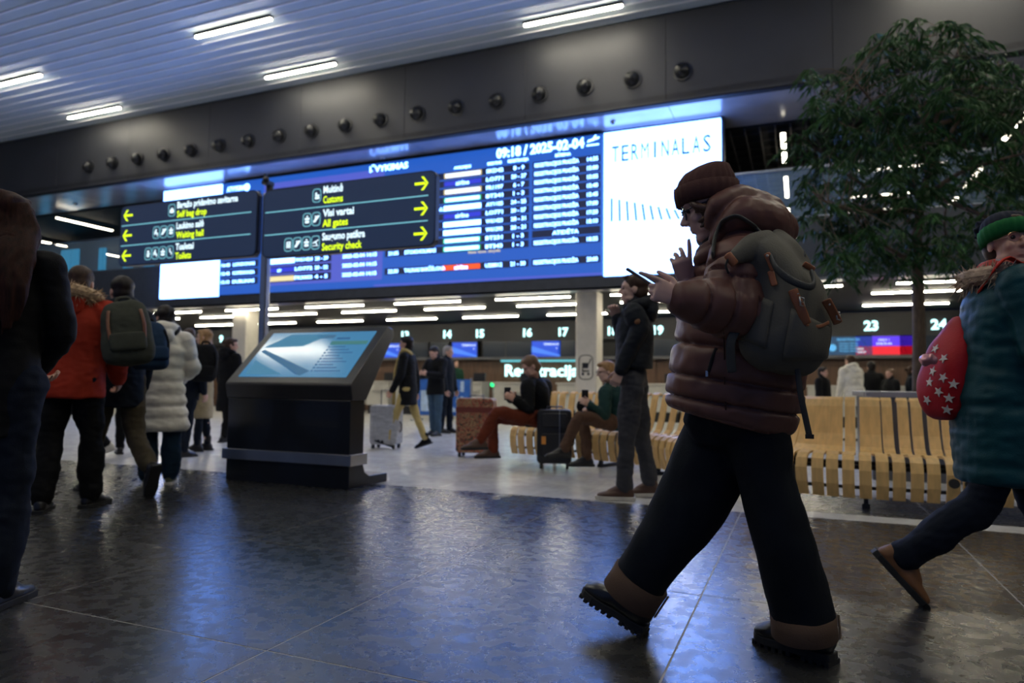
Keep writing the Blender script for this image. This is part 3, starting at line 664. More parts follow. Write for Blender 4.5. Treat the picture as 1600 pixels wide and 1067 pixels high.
# ================================================================== KIOSK
M_KB = mat('kiosk_black', (.010, .012, .016), .28, .1, var=.05, coat=.2)
M_KF = mat('kiosk_frame', (.06, .06, .062), .35, .6, var=.05)
kx0, kx1 = -5.19, -3.75
t = thing('information_kiosk', 'black information kiosk with a tilted touch screen map beside the sign post', 'kiosk', ((kx0+kx1)/2, 5.5, 0))
kc = V(((kx0+kx1)/2, 0, 0)); Ky, Kz = V((0,-1,0)), V((0,0,1))
def side(poly, x0, x1, m, nm, bev=.006, par=None):     # polygon in (y, z), extruded in x
    g = G(); a = [V((x0, y, z)) for y, z in poly]; b = [V((x1, y, z)) for y, z in poly]; n = len(poly)
    g.add(a+b, [tuple(range(n)), tuple(range(2*n-1, n-1, -1))]+[(i, n+i, n+(i+1) % n, (i+1) % n) for i in range(n)]); return put(nm, g, m, par or t, bevel=bev)
side([(5.23, .0), (5.86, .0), (5.86, .085), (5.56, .09), (5.48, .13), (5.45, .2), (5.45, .80), (5.23, .80)], kx0, kx1, M_KB, 'body')
side([(5.23, .80), (5.45, .80), (5.80, 1.30), (5.90, 1.43), (5.88, 1.50), (5.80, 1.52), (5.21, .955), (5.20, .93)], kx0-.02, kx1+.02, M_KF, 'screen_housing', .01)
put('steel_band', G().box(((kx0+kx1)/2, 5.335, .26), (kx1-kx0+.07, .26, .10)), M_STEEL, t, bevel=.004)
p0 = V((0, 5.21, .955)); p1 = V((0, 5.80, 1.52)); su = (p1-p0).normalized(); Lk = (p1-p0).length
nK = V((1,0,0)).cross(su)
Sc = V(((kx0+kx1)/2, 0, 0)) + p0 + su*(Lk*.5)
wS, hS = kx1-kx0-.16, Lk-.15
put('screen', G().prism(rr(wS, hS, .01), Sc, V((1,0,0)), su, -.01, .004), mat('kiosk_screen', (.01, .02, .03), .12, emit=(.07, .27, .50), es=.75, var=0), t)
g = G()
def kq(g, a): g.prism([(x*wS/2, y*hS/2) for x, y in a], Sc, V((1,0,0)), su, .004, .006)
kq(g, [(-.95, .3), (-.2, .35), (.2, .9), (-.6, .9)]); kq(g, [(-.9, -.9), (-.2, -.9), (-.9, -.3)])
put('map_fields', g, glow('map_green', (.06, .25, .42), .8), t, kind='stuff')
g = G(); kq(g, [(-.95, .12), (-.9, .2), (.28, -.75), (.15, -.95)]); kq(g, [(.0, .7), (.28, .7), (.3, .85), (-.1, .85)])
put('map_building', g, glow('map_dark', (.05, .17, .32), .8), t)
g = G()
for k in range(9): kq(g, [(.36, .28-.13*k), (.62+.1*(k % 3), .28-.13*k), (.62+.1*(k % 3), .31-.13*k), (.36, .31-.13*k)]); kq(g, [(.30, .27-.13*k), (.33, .27-.13*k), (.33, .32-.13*k), (.30, .32-.13*k)])
kq(g, [(-.85, .08), (-.85, .11), (.1, -.9), (.07, -.9)]); kq(g, [(.35, .65), (.6, .65), (.6, .72), (.35, .72)])
put('map_lines', g, glow('map_line', (.03, .16, .36), .8), t, kind='stuff') if 0 else put('map_lines', g, glow('map_line', (.02, .12, .3), .8), t)
g = G(); kq(g, [(.3, .40), (.97, .40), (.97, .56), (.3, .56)]); put('green_bar', g, glow('map_bar', (.05, .22, .22), .8), t)

# ================================================================== SLATTED BENCH
M_BENCH = mat('bent_oak', (.78, .50, .19), .38, var=.12, vs=3, stretch=(9, 9, .8))
ctrl = [(765, 9.1), (800, 8.85), (860, 8.55), (930, 8.15), (1000, 7.65), (1060, 7.0), (1150, 6.25), (1240, 5.78), (1340, 5.52), (1430, 5.36), (1540, 5.2), (1660, 5.05), (1760, 5.0)]
CP = []
for px, D in ctrl:
    p = at(px, 608, D); CP.append(V((p.x, p.y, 0)))
dense = []
for i in range(1, len(CP)-2):
    for k in range(40):
        u = k/40; p0_, p1_, p2_, p3_ = CP[i-1], CP[i], CP[i+1], CP[i+2]
        dense.append(.5*((2*p1_)+(-p0_+p2_)*u+(2*p0_-5*p1_+4*p2_-p3_)*u*u+(-p0_+3*p1_-3*p2_+p3_)*u**3))
prof = [(.05, .09), (.012, .20), (.0, .31), (.02, .385), (.06, .42), (.14, .432), (.28, .418), (.42, .402), (.50, .41), (.555, .455), (.60, .56), (.64, .70), (.665, .80), (.69, .855), (.73, .875), (.77, .855)]
bench = thing('slatted_bench', 'long wavy bench of bent oak slats in the middle of the hall', 'bench', CP[6])
s_acc = 0; nxt = .02; slats = []
for i in range(1, len(dense)-1):
    s_acc += (dense[i]-dense[i-1]).length
    if s_acc >= nxt:
        nxt += .118; tng = (dense[min(i+4, len(dense)-1)]-dense[max(i-4, 0)]).normalized(); slats.append((dense[i], tng))
def bpt(c, tng, d, z): 
    nb = V((-tng.y, tng.x, 0)); return c + nb*d + V((0, 0, z))
for c, tng in slats:
    g = G(); n = len(prof); out = []
    for k, (d, z) in enumerate(prof):
        a = prof[max(k-1, 0)]; b = prof[min(k+1, n-1)]; tx_, tz_ = b[0]-a[0], b[1]-a[1]; l = math.hypot(tx_, tz_); nx, nz = -tz_/l, tx_/l
        o = .009; hw = .044 if d < .45 else .044-.003*min(1, (d-.45)/.2)
        out.append([bpt(c, tng, d+nx*o, z+nz*o)-tng*hw, bpt(c, tng, d+nx*o, z+nz*o)+tng*hw, bpt(c, tng, d-nx*o, z-nz*o)+tng*hw, bpt(c, tng, d-nx*o, z-nz*o)-tng*hw])
    g.rings(out); put('slat', g, M_BENCH, bench, smooth=False)
g = G()
for dd, zz, r in ((.10, .33, .02), (.40, .33, .02), (.06, .17, .014)):
    g.tube([bpt(c, tn, dd, zz) for c, tn in slats[::2]], r, n=6)
put('support_rail', g, M_BLKMETAL, bench)
for i in range(3, len(slats), 7):
    c, tn = slats[i]; g = G(); nb = V((-tn.y, tn.x, 0)); Mx = Matrix((nb, -tn, V((0,0,1)))).transposed()
    g.box(c+nb*.12+V((0,0,.18)), (.05, .03, .36), M=Mx); g.box(c+nb*.45+V((0,0,.19)), (.05, .03, .38), M=Mx); g.box(c+nb*.29+V((0,0,.02)), (.40, .06, .04), M=Mx); g.box(c+nb*.29+V((0,0,.36)), (.36, .03, .03), M=Mx)
    put('leg', g, M_BLKMETAL, bench)
def nearest_slat(px):
    best = None
    for c, tn in slats:
        p = c + V((0,0,.25)) - CAM; x = 800 + F_PX*p.dot(RT)/p.dot(FW)
        if best is None or abs(x-px) < best[0]: best = (abs(x-px), c, tn)
    return best[1], best[2]
for px in (1484, 1510):
    c, tn = nearest_slat(px); nb = V((-tn.y, tn.x, 0)); q = c + V((0,0,.25)) - nb*.014; g = G()
    g.cyl(q, .036, .03, nb, 20); o = put('power_socket', g, M_RUBBER, bench, smooth=False)

# ================================================================== SUITCASES
def suitcase(lab, px, py, w, d, h, rz, m, kind, hand=True):
    b = onz(px, py); t = thing('suitcase', lab, 'suitcase', b)
    Mz = Matrix.Rotation(rz, 3, 'Z'); X_, Y_ = Mz @ V((1,0,0)), Mz @ V((0,1,0))
    g = G().prism(rr(w, h-.06, .05), b+V((0,0,.06+(h-.06)/2))-(-Y_)*d/2, X_, V((0,0,1)), 0, d); put('shell', g, m, t, smooth=False, bevel=.018)
    wh = G()
    for sx in (-1, 1):
        for sy in (-1, 1):
            c = b + X_*sx*(w/2-.05) + Y_*sy*(d/2-.04)
            g = G().cyl(c+V((0,0,.03)), .03, .03, X_, 14); g.box(c+V((0,0,.06)), (.03, .05, .03), rz); put('wheel', g, M_RUBBER, t)
    g = G(); g.tube([b+X_*-.09+V((0,0,h)), b+X_*-.09+V((0,0,h+(.22 if hand else .03))), b+X_*.09+V((0,0,h+(.22 if hand else .03))), b+X_*.09+V((0,0,h))], .009, n=8, side=Y_); put('pull_handle', g, M_STEELDK, t, smooth=True)
    if kind == 'ribs':
        for k in range(6): put('rib', G().box(b+X_*(-w/2+.06+(w-.12)*k/5)+(-Y_)*(d/2)+V((0,0,.06+(h-.06)/2)), (.018, .02, h-.16), rz), m, t)
    if kind == 'soft':
        for z, hh in ((.28, .26), (.56, .16)): put('front_pocket', G().prism(rr(w-.1, hh, .03), b+V((0,0,z))+(-Y_)*(d/2), X_, V((0,0,1)), 0, .03), m, t, bevel=.01)
        put('zipper', G().box(b+(-Y_)*(d/2+.032)+X_*.06+V((0,0,.45)), (.006, .006, .45), rz), M_STEEL, t)
        put('luggage_tag', G().box(b+(-Y_)*(d/2+.04)-X_*.12+V((0,0,.33)), (.05, .004, .09), rz), mat('orange_tag', (.75, .3, .05), .5), t)
    if kind == 'pattern':
        put('strap_band', G().prism(rr(w+.006, .07, .02), b+V((0,0,h*.80))+Y_*(d/2+.003), X_, V((0,0,1)), 0, d+.006), mat('red_strap', (.16, .03, .02), .6), t)
    g = G(); g.tube([b+X_*(w/2)+V((0,0,h*.62)), b+X_*(w/2+.025)+V((0,0,h*.58)), b+X_*(w/2+.025)+V((0,0,h*.42)), b+X_*(w/2)+V((0,0,h*.38))], .01, n=8); put('side_handle', g, M_RUBBER, t, smooth=True)
    return t
M_WRAP = mat('silver_wrap', (.50, .50, .50), .3, .35, var=.22, vs=9, bump=.6, bs=25, stretch=(1, 1, 3))
def pattern_mat():
    m = bpy.data.materials.new('floral_red'); m.use_nodes = True; nt = m.node_tree; b = nt.nodes['Principled BSDF']
    tc = nt.nodes.new('ShaderNodeTexCoord'); n = nt.nodes.new('ShaderNodeTexNoise'); n.inputs['Scale'].default_value = 11; n.inputs['Detail'].default_value = 2; n.inputs['Distortion'].default_value = 2.2
    nt.links.new(tc.outputs['Object'], n.inputs['Vector']); r = nt.nodes.new('ShaderNodeValToRGB'); r.color_ramp.interpolation = 'CONSTANT'; nt.links.new(n.outputs[0], r.inputs[0])
    cr = r.color_ramp; cr.elements[0].color = (.04, .06, .035, 1); cr.elements[1].position = .40; cr.elements[1].color = (.33, .05, .03, 1)
    for p, c in ((.47, (.42, .27, .13, 1)), (.53, (.10, .09, .05, 1)), (.58, (.36, .07, .04, 1)), (.66, (.5, .36, .2, 1))): e = cr.elements.new(p); e.color = c
    nt.links.new(r.outputs[0], b.inputs['Base Color']); b.inputs['Roughness'].default_value = .5; return m
M_SUIT = mat('black_suitcase', (.012, .012, .015), .5, bump=.2, bs=120)
suitcase('silver grey film-wrapped suitcase pulled by the walker in a long black coat', 603, 700, .42, .30, .64, R(12), M_WRAP, 'ribs')
suitcase('red floral patterned suitcase in front of the seated man', 744, 713, .50, .32, .78, R(14), pattern_mat(), 'pattern', False)
suitcase('black soft suitcase standing between the two seated people', 866, 731, .40, .26, .68, R(18), M_SUIT, 'soft', False)

# ================================================================== TREE
M_BARK = mat('bark', (.12, .085, .06), .8, var=.3, vs=10, bump=.6, bs=30, stretch=(3, 3, 1))
M_LEAF = mat('leaf_green', (.016, .066, .012), .5, var=.5, vs=2.2, spec=.35)
TB = at(1437, 612, 8.55); TB = V((TB.x, TB.y, .88))
tree = thing('fig_tree', 'tall weeping fig tree with slim leaves rising from the planter behind the bench', 'tree', TB)
def tp(px, py, dd=0): return at(px, py, 8.55+dd)
def trunk(pts, r, nm): g = G().tube(pts, r, n=10, sub=3); return put(nm, g, M_BARK, tree, smooth=True)
trunk([TB, tp(1436, 520), tp(1434, 440), tp(1432, 370), tp(1440, 310), tp(1452, 250), tp(1446, 160)], [.085, .072, .065, .06, .05, .04, .02], 'trunk')
BR = [([(1433, 415), (1400, 395), (1350, 370), (1310, 375), (1285, 400)], -.1), ([(1432, 360), (1395, 320), (1350, 290), (1290, 250)], .2), ([(1438, 320), (1410, 250), (1370, 170), (1330, 120)], -.3),
      ([(1448, 270), (1490, 200), (1530, 140), (1560, 100)], .2), ([(1450, 240), (1470, 160), (1500, 70)], -.3), ([(1446, 200), (1420, 120), (1440, 60)], .3), ([(1440, 310), (1500, 270), (1560, 250), (1600, 240)], -.25),
      ([(1434, 380), (1480, 400), (1475, 350), (1480, 310)], .4), ([(1450, 250), (1400, 220), (1330, 200), (1275, 170)], .5), ([(1446, 200), (1520, 180), (1590, 180), (1630, 170)], .5), ([(1434, 330), (1360, 330), (1300, 320), (1270, 300)], -.5), ([(1440, 300), (1520, 330), (1580, 360)], .1)]
tips = []
for pts, dd in BR:
    P = [tp(x, y, dd*i/len(pts)*2) for i, (x, y) in enumerate(pts)]; n = len(P)
    trunk(P, [.032-.022*i/(n-1) for i in range(n)], 'branch')
    for i in range(1, n):
        for k in range(5): tips.append(P[i-1].lerp(P[i], (k+1)/5))
leaf_base = []
rnd = random.Random(3)
def leafquad(g, base, dr, L, Wd, tw):
    side = dr.cross(V((math.cos(tw), math.sin(tw), .3))).normalized(); mid = base + dr*L*.45 + V((0,0,-.02*L)); tip = base + dr*L + V((0,0,-.25*L)); nn = dr.cross(side).normalized()*Wd*.25
    o = len(g.v); g.v += [base, mid+side*Wd/2+nn, mid-side*Wd/2+nn, tip, mid]; g.f += [(o, o+4, o+1), (o, o+2, o+4), (o+1, o+4, o+3), (o+4, o+2, o+3)]
# crown: twigs hanging out of clusters inside an irregular crown outline
clusters = []
def inside(px, py):
    ok = False
    for cx_, cy_, a, b in ((1440, 110, 105, 85), (1340, 190, 78, 90), (1420, 235, 120, 110), (1530, 160, 75, 100), (1320, 300, 70, 80), (1565, 250, 70, 90), (1370, 385, 80, 45), (1310, 400, 35, 32), (1490, 385, 40, 30), (1260, 215, 26, 24), (1500, 330, 60, 40), (1275, 112, 22, 10)):
        if ((px-cx_)/a)**2+((py-cy_)/b)**2 < 1: ok = True
    return ok
while len(clusters) < 560:
    px, py = rnd.uniform(1235, 1650), rnd.uniform(25, 440)
    if not inside(px, py): continue
    if 320 < py < 345 and rnd.random() < .5: continue
    clusters.append(tp(px, py, rnd.gauss(0, .5)))
leaves = []
twg = G()
for c in clusters:
    near = min(tips, key=lambda q: (q-c).length)
    if (near-c).length < .9: twg.tube([near, (near+c)/2+V((0,0,.05)), c], [.006, .004, .003], n=4, round_=False)
    for tw_ in range(3):
        a = rnd.uniform(0, 6.28); dr = V((math.cos(a), math.sin(a), -rnd.uniform(.1, .9))).normalized(); Lw = rnd.uniform(.12, .28)
        for k in range(9):
            b = c + dr*Lw*(k/8) + V((0,0,-.25*Lw*(k/8)**2)); aa = a + rnd.choice((-1, 1))*rnd.uniform(.4, 1.1)
            d2 = V((math.cos(aa), math.sin(aa), -rnd.uniform(.25, 1.3))).normalized()
            leaves.append((b, d2, rnd.uniform(.09, .15), rnd.uniform(.022, .034), rnd.uniform(0, 6.28)))
put('twigs', twg, M_BARK, tree, kind='stuff')
leaves.sort(key=lambda l: (l[0]-CAM).dot(FW))
for l in leaves[:280]:
    g = G(); leafquad(g, *l); put('leaf', g, M_LEAF, tree)
g = G()
for l in leaves[280:]: leafquad(g, *l)
put('foliage', g, M_LEAF, tree, kind='stuff')

# ================================================================== PEOPLE
LAT = V((0, 0, 1))
def facing(deg):
    """0 = towards the camera, 90 = to the left of the picture, 180 = away"""
    a = R(deg); return (-FH*math.cos(a) - RH*math.sin(a)).normalized()
def head(gm, c, f, l, u, h):
    """head of height h centred at c with forward f, left l, up u"""
    M = Matrix((f, l, u)).transposed(); k = h/.235
    P = lambda a, b, d: c + f*a*k + l*b*k + u*d*k
    E = lambda a, b, d, r: gm.ell(P(a, b, d), tuple(x*k for x in r), M, 18, 12)
    E(-.012, 0, .03, (.098, .077, .092)); E(.022, 0, -.035, (.070, .060, .083)); E(.055, 0, -.092, (.030, .030, .022)); E(.03, 0, .03, (.062, .066, .06))
    for s in (-1, 1):
        E(.074, s*.028, .032, (.020, .026, .009)); E(.058, s*.036, -.022, (.026, .022, .026)); E(-.006, s*.077, -.008, (.019, .009, .030)); E(.02, s*.045, -.07, (.045, .016, .022))
    gm.tube([P(.084, 0, .020), P(.098, 0, .0), P(.112, 0, -.020)], [.008*k, .009*k, .012*k], n=10); E(.098, .010, -.026, (.012, .009, .008)); E(.098, -.010, -.026, (.012, .009, .008))
    E(.084, 0, -.052, (.013, .023, .007)); E(.083, 0, -.064, (.012, .020, .008)); E(.074, 0, -.045, (.02, .03, .022))
def hand(gm, w_, d, n, side, L=.18, curl=(25, 30, 20), thumb=1, spread=.12, th_up=.6, fcurl=None):
    """w_ wrist, d towards the fingertips, n palm normal, side = thumb side"""
    d = d.normalized(); side = (side - d*side.dot(d)).normalized(); n = (n - d*n.dot(d) - side*n.dot(side)); n = n.normalized() if n.length > 1e-3 else d.cross(side); k = L/.18
    pl = .088*k
    gm.tube([w_-d*.02, w_+d*pl*.4, w_+d*pl*.95], [(.024*k, .018*k), (.036*k, .015*k), (.041*k, .012*k)], n=12, side=side)
    for j, (o, ln) in enumerate(((.030, .072), (.010, .080), (-.010, .074), (-.029, .058))):
        p = w_ + d*pl*(.95 if j not in (3,) else .88) + side*o*k; dd = (d + side*spread*(1.2-j*.8)).normalized(); r = .0088*k if j < 3 else .0078*k
        cj = curl if fcurl is None else fcurl[j]; pts = [p-dd*.02*k, p]; ang = 0
        for q, fr in enumerate((.44, .31, .25)):
            ang += R(cj[q]); dq = dd*math.cos(ang) + n*math.sin(ang); p = p + dq*ln*k*fr*1.0; pts.append(p)
        gm.tube(pts, [r*1.05, r*1.05, r, r*.92, r*.75], n=8)
    b = w_ + d*.018*k + side*.024*k; td = (side*.75 + d*.75 + n*th_up*.5).normalized(); t2 = (side*.3 + d + n*th_up).normalized()
    gm.tube([b, b+td*.038*k, b+td*.038*k+t2*.030*k, b+td*.038*k+t2*.052*k], [.014*k, .0115*k, .010*k, .0075*k], n=8)

def skeleton(H, base, f, seat=None, lean=0, legs=((0, 0), (0, 0)), feet=(0, 0), arms=((5, 8, 15, 0), (5, 8, 15, 0)), nod=0, turn=0, splay=5, over=None, hipw=.052):
    f = f.normalized(); u = V((0,0,1)); l = u.cross(f); J = {'H': H, 'f': f, 'l': l}
    Lc = lambda a, b, c: f*a + l*b + u*c
    hip0 = V((0,0,0)); lo = 0
    for s, nm, (a, b), fp in ((1, 'L', legs[0], feet[0]), (-1, 'R', legs[1], feet[1])):
        a, k = R(a), R(b); fp = R(fp); h_ = Lc(0, s*hipw*H, -.01*H); kn = h_ + Lc(math.sin(a), .03*s, -math.cos(a))*.242*H; an = kn + Lc(math.sin(a-k), 0, -math.cos(a-k))*.232*H
        td = Lc(math.cos(fp)*math.cos(R(splay)), s*math.cos(fp)*math.sin(R(splay)), math.sin(fp)); fu = Lc(-math.sin(fp), 0, math.cos(fp))
        J['hip'+nm], J['kn'+nm], J['an'+nm], J['td'+nm], J['fu'+nm] = h_, kn, an, td, fu
        lo = min(lo, (an-fu*.046*H-td*.03*H).z, (an-fu*.046*H+td*.11*H).z)
    hz = -lo if seat is None else seat
    td = (Lc(math.sin(R(lean)), 0, math.cos(R(lean))))
    J['tor'] = td; J['pel'] = V((0,0,0)); J['neck'] = td*.305*H; sh = td*.275*H
    for s, nm, (g1, ab, g2, inn) in ((1, 'L', arms[0]), (-1, 'R', arms[1])):
        J['sh'+nm] = sh + l*s*.105*H
        a_, b_ = R(g1), R(ab); J['el'+nm] = J['sh'+nm] + Lc(math.sin(a_)*math.cos(b_), s*math.sin(b_), -math.cos(a_)*math.cos(b_))*.17*H
        a_, b_ = R(g2), R(inn); J['wr'+nm] = J['el'+nm] + Lc(math.sin(a_)*math.cos(b_), -s*math.sin(b_), -math.cos(a_)*math.cos(b_))*.15*H
    hf = (Matrix.Rotation(R(turn), 3, 'Z') @ f); nd = R(nod); hl = u.cross(hf); 
    J['hf'] = hf*math.cos(nd) - u*math.sin(nd); J['hu'] = u*math.cos(nd) + hf*math.sin(nd); J['hl'] = hl
    J['head'] = J['neck'] + J['hu']*.075*H + u*.01*H + J['hf']*.012*H
    off = V((base[0], base[1], hz))
    for k in list(J):
        if k[:3] in ('hip', 'pel', 'nec', 'hea') or k[:2] in ('kn', 'an', 'sh', 'el', 'wr'): J[k] = J[k] + off
    if over:
        for k, v in over.items(): J[k] = V(v)
    return J

def wrinkle(amp, fr, amp2=0, fr2=30):
    return lambda co, no: amp*noise.noise(co*fr) + amp2*noise.noise(V((co.x*fr2, co.y*fr2, co.z*fr2*1.6)))

def build_person(J, lab, spec, group=None):
    """spec: coat(mat,len,bulk,puff), pants(mat,w), shoes(mat), hair(mat,style), skin, res"""
    H = J['H']; f, l = J['f'], J['l']; u = V((0,0,1)); res = spec.get('res', .012); k = H/1.7
    base = V((J['pel'].x, J['pel'].y, 0)); t = thing('person', lab, 'person', base, group)
    # ---- body
    g = G(); head(g, J['head'], J['hf'], J['hl'], J['hu'], .132*H)
    g.tube([J['neck']-J['tor']*.03, J['head']-J['hu']*.04*H-J['hf']*.015], [.052*k, .05*k], n=12)
    g.tube([J['pel'], J['pel'].lerp(J['neck'], .35), J['pel'].lerp(J['neck'], .75), J['neck']-J['tor']*.01], [(.13*k, .09*k), (.115*k, .08*k), (.14*k, .09*k), (.07*k, .055*k)], n=16, side=l)
    for s in 'LR':
        g.tube([J['sh'+s], J['el'+s], J['wr'+s]], [.046*k, .036*k, .026*k], n=10); g.tube([J['hip'+s], J['kn'+s], J['an'+s]], [.072*k, .05*k, .036*k], n=10)
        d = (J['wr'+s]-J['el'+s]).normalized(); sg = 1 if s == 'L' else -1
        hd = J.get('hd'+s, d); hn = J.get('hn'+s, -l*sg); hs = J.get('hs'+s, f if abs(d.dot(f)) < .8 else u); 
        hand(g, J['wr'+s]+d*.01, hd, hn, hs, .105*H, curl=spec.get('curl', (35, 40, 25)), spread=.05, fcurl=spec.get('fcurl'+s), th_up=spec.get('thup', .5))
        g.ell(J['an'+s]+J['td'+s]*.04-J['fu'+s]*.03*H, (.06*k, .03*k, .03*k), Matrix((J['td'+s], l, J['fu'+s])).transposed())
    put('body', remesh(g, min(res*.62, .0085), 2), spec.get('skin', M_SKIN), t, smooth=True)
    if spec.get('eyes', True):
        for s in (-1, 1):
            c = J['head'] + (J['hf']*.0775 + J['hl']*s*.029 + J['hu']*.0125)*(.132*H/.235)
            put('eye', G().ell(c, .0095*k), M_EYE, t, smooth=True)
    # ---- trousers
    m, w_ = spec['pants'][:2]; g = G(); flare = spec['pants'][2] if len(spec['pants']) > 2 else 1
    g.tube([J['hipL']+l*.01, J['hipR']-l*.01], .095*k*w_**.5, n=14); g.ell(J['pel']+u*.03, (.1*k, .13*k, .08*k), Matrix((f, l, u)).transposed()); g.tube([J['pel'], J['pel']+J['tor']*.12*k], [(.135*k, .105*k), (.125*k, .095*k)], n=20, side=l)
    for s in 'LR':
        an = J['an'+s] + (J['kn'+s]-J['an'+s]).normalized()*.015 
        g.tube([J['hip'+s], J['hip'+s].lerp(J['kn'+s], .5), J['kn'+s], J['kn'+s].lerp(an, .5), an], [.088*k*w_, .08*k*w_, .066*k*w_, .062*k*w_*flare, .056*k*w_*flare], n=16, sub=3, round_=True)
    put('trousers', remesh(g, res, 2, wrinkle(.018*k, 8, .006, 20)), m, t, smooth=True)
    # ---- shoes
    for s in 'LR':
        td, fu, an = J['td'+s], J['fu'+s], J['an'+s]; sl = fu.cross(td); g = G(); b = an - fu*.046*H; sc = spec.get('shoe_scale', 1)
        g.tube([b-td*.045*k+fu*.035*k, b+td*.02*k+fu*.042*k, b+td*.10*k+fu*.034*k, b+td*.175*k+fu*.025*k], [(.036*k*sc, .036*k), (.040*k*sc, .042*k), (.044*k*sc, .032*k), (.032*k, .022*k)], n=14, side=sl, sub=2)
        g.tube([an+fu*.05*k*spec.get('boot', .6)-td*.005, an-fu*.02*k], [(.042*k, .05*k), (.042*k, .05*k)], n=12, side=sl)
        g.tube([an+fu*.01, b+td*.10*k+fu*.045*k], [.040*k*sc, .030*k*sc], n=12); g.ell(b-td*.03*k+fu*.05*k, (.045*k, .04*k*sc, .05*k), Matrix((td, sl, fu)).transposed())
        o = put('shoe', remesh(g, res*.8, 1), spec['shoes'][0], t, smooth=True)
        g = G(); pts = [(-.085, .0, .034), (-.06, 0, .042), (.04, 0, .040), (.11, 0, .048), (.18, 0, .04), (.21, 0, .018)]
        poly = [(x*k, y_*k) for x, _, y_ in pts] + [(x*k, -y_*k) for x, _, y_ in reversed(pts)]
        g.prism(poly, b, td, -sl if td.cross(-sl).dot(fu) > 0 else sl, -.004, .024*k) if td.cross(-sl).dot(fu) > 0 else g.prism(poly, b, td, sl, -.004, .024*k)
        put('sole', g, spec['shoes'][1] if len(spec['shoes']) > 1 else M_RUBBER, t, bevel=.004)
    # ---- coat
    m, ln, bulk, puff = spec['coat'][:4]; g = G(); tor = J['tor']; pel, nk = J['pel'], J['neck']
    wk = spec.get('hemw', 1.0); up_ = u if spec.get('stand', True) else tor; ln += .05
    if ln > 0:
        hem = pel - up_*ln*H
        P = [hem, hem.lerp(pel, .5), pel, pel.lerp(nk, .35), pel.lerp(nk, .7), pel.lerp(nk, .9), nk+tor*.01]
        Rr = [(.170*wk, .130*wk), (.17*(wk+1)/2, .13*(wk+1)/2), (.168, .125), (.155, .115), (.168, .12), (.14, .10), (.085, .08)]
    else:
        hem = pel - tor*ln*H
        P = [hem, hem.lerp(nk, .25), hem.lerp(nk, .6), pel.lerp(nk, .9), nk+tor*.01]; Rr = [(.160*wk, .122*wk), (.158, .118), (.168, .12), (.14, .10), (.085, .08)]
    b_ = bulk
    g.tube(P, [(a*k*b_, c*k*b_) for a, c in Rr], n=32, side=l, sub=6 if puff else 3, puff=puff, round_=False)
    for s in 'LR':
        sh, el, wr = J['sh'+s], J['el'+s], J['wr'+s]
        g.tube([sh, sh.lerp(el, .5), el, el.lerp(wr, .5), wr], [.068*k*b_, .066*k*b_, .058*k*b_, .052*k*b_, .044*k*b_], n=18, sub=5 if puff else 2, puff=(puff[0]*.6, puff[1]*1.2) if puff else None)
        g.tube([sh, nk-tor*.02], [.066*k*b_, .055*k*b_], n=12)
    if spec.get('collar', 1): g.tube([nk-tor*.01, nk+tor*.05*k+J['hf']*.0], [(.082*k, .078*k), (.078*k, .075*k)], n=16, side=l)
    put('coat', remesh(g, res, 2 if not puff else 1, wrinkle(.012*k, 6, .0045, 20)), m, t, smooth=True, label=spec.get('coat_label'))
    for s in 'LR':
        if spec.get('gloves'): pass
    # ---- hood lying on the back
    if spec.get('hood'):
        g = G(); hm = spec['hood'][0]; q = nk + tor*.03 - f*.06*k
        g.tube([nk+f*.06*k+l*.085*k+tor*.0, nk+l*.10*k-f*.03*k+tor*.035, q-f*.05*k+tor*.035, nk-l*.10*k-f*.03*k+tor*.035, nk+f*.06*k-l*.085*k], [.03*k, .045*k, .055*k, .045*k, .03*k], n=14, sub=4)
        g.ell(q-f*.055*k-tor*.05, (.055*k, .10*k, .09*k), Matrix((f, l, tor)).transposed())
        put('hood', remesh(g, res, 2, wrinkle(.012, 9, .004, 25)), hm, t, smooth=True)
        if len(spec['hood']) > 1:
            fur(t, [nk+f*.05*k+l*.10*k+tor*.01, nk+l*.125*k-f*.04*k+tor*.05, q-f*.09*k+tor*.06, nk-l*.125*k-f*.04*k+tor*.05, nk+f*.05*k-l*.10*k+tor*.01], .062*k, spec['hood'][1])
    # ---- hair
    if 'hair' in spec: hair(t, J, spec['hair'][0], spec['hair'][1], res)
    return t
def fur(t, pts, r, m, n=900, nm='fur_trim'):
    base = G().tube(pts, r*.75, n=10, sub=4); g = G(); g.v = list(base.v); g.f = list(base.f); rn = random.Random(5)
    P = [V(p) for p in pts]
    for i in range(n):
        q = rn.random()*(len(P)-1); a = int(q); c = P[a].lerp(P[min(a+1, len(P)-1)], q-a); d = V((rn.gauss(0,1), rn.gauss(0,1), rn.gauss(0,1))).normalized(); b = c + d*r*.6; e = c + d*r*1.45 + V((0,0,-.3*r)) + V((rn.gauss(0,1), rn.gauss(0,1), rn.gauss(0,1)))*r*.2
        s = d.cross(V((rn.random(), rn.random(), rn.random()))).normalized()*r*.11; s2 = d.cross(s).normalized()*r*.11; o = len(g.v); g.v += [b-s, b+s, b+s2, e]; g.f += [(o, o+1, o+3), (o+1, o+2, o+3), (o+2, o, o+3)]
    put(nm, g, m, t, kind='stuff')
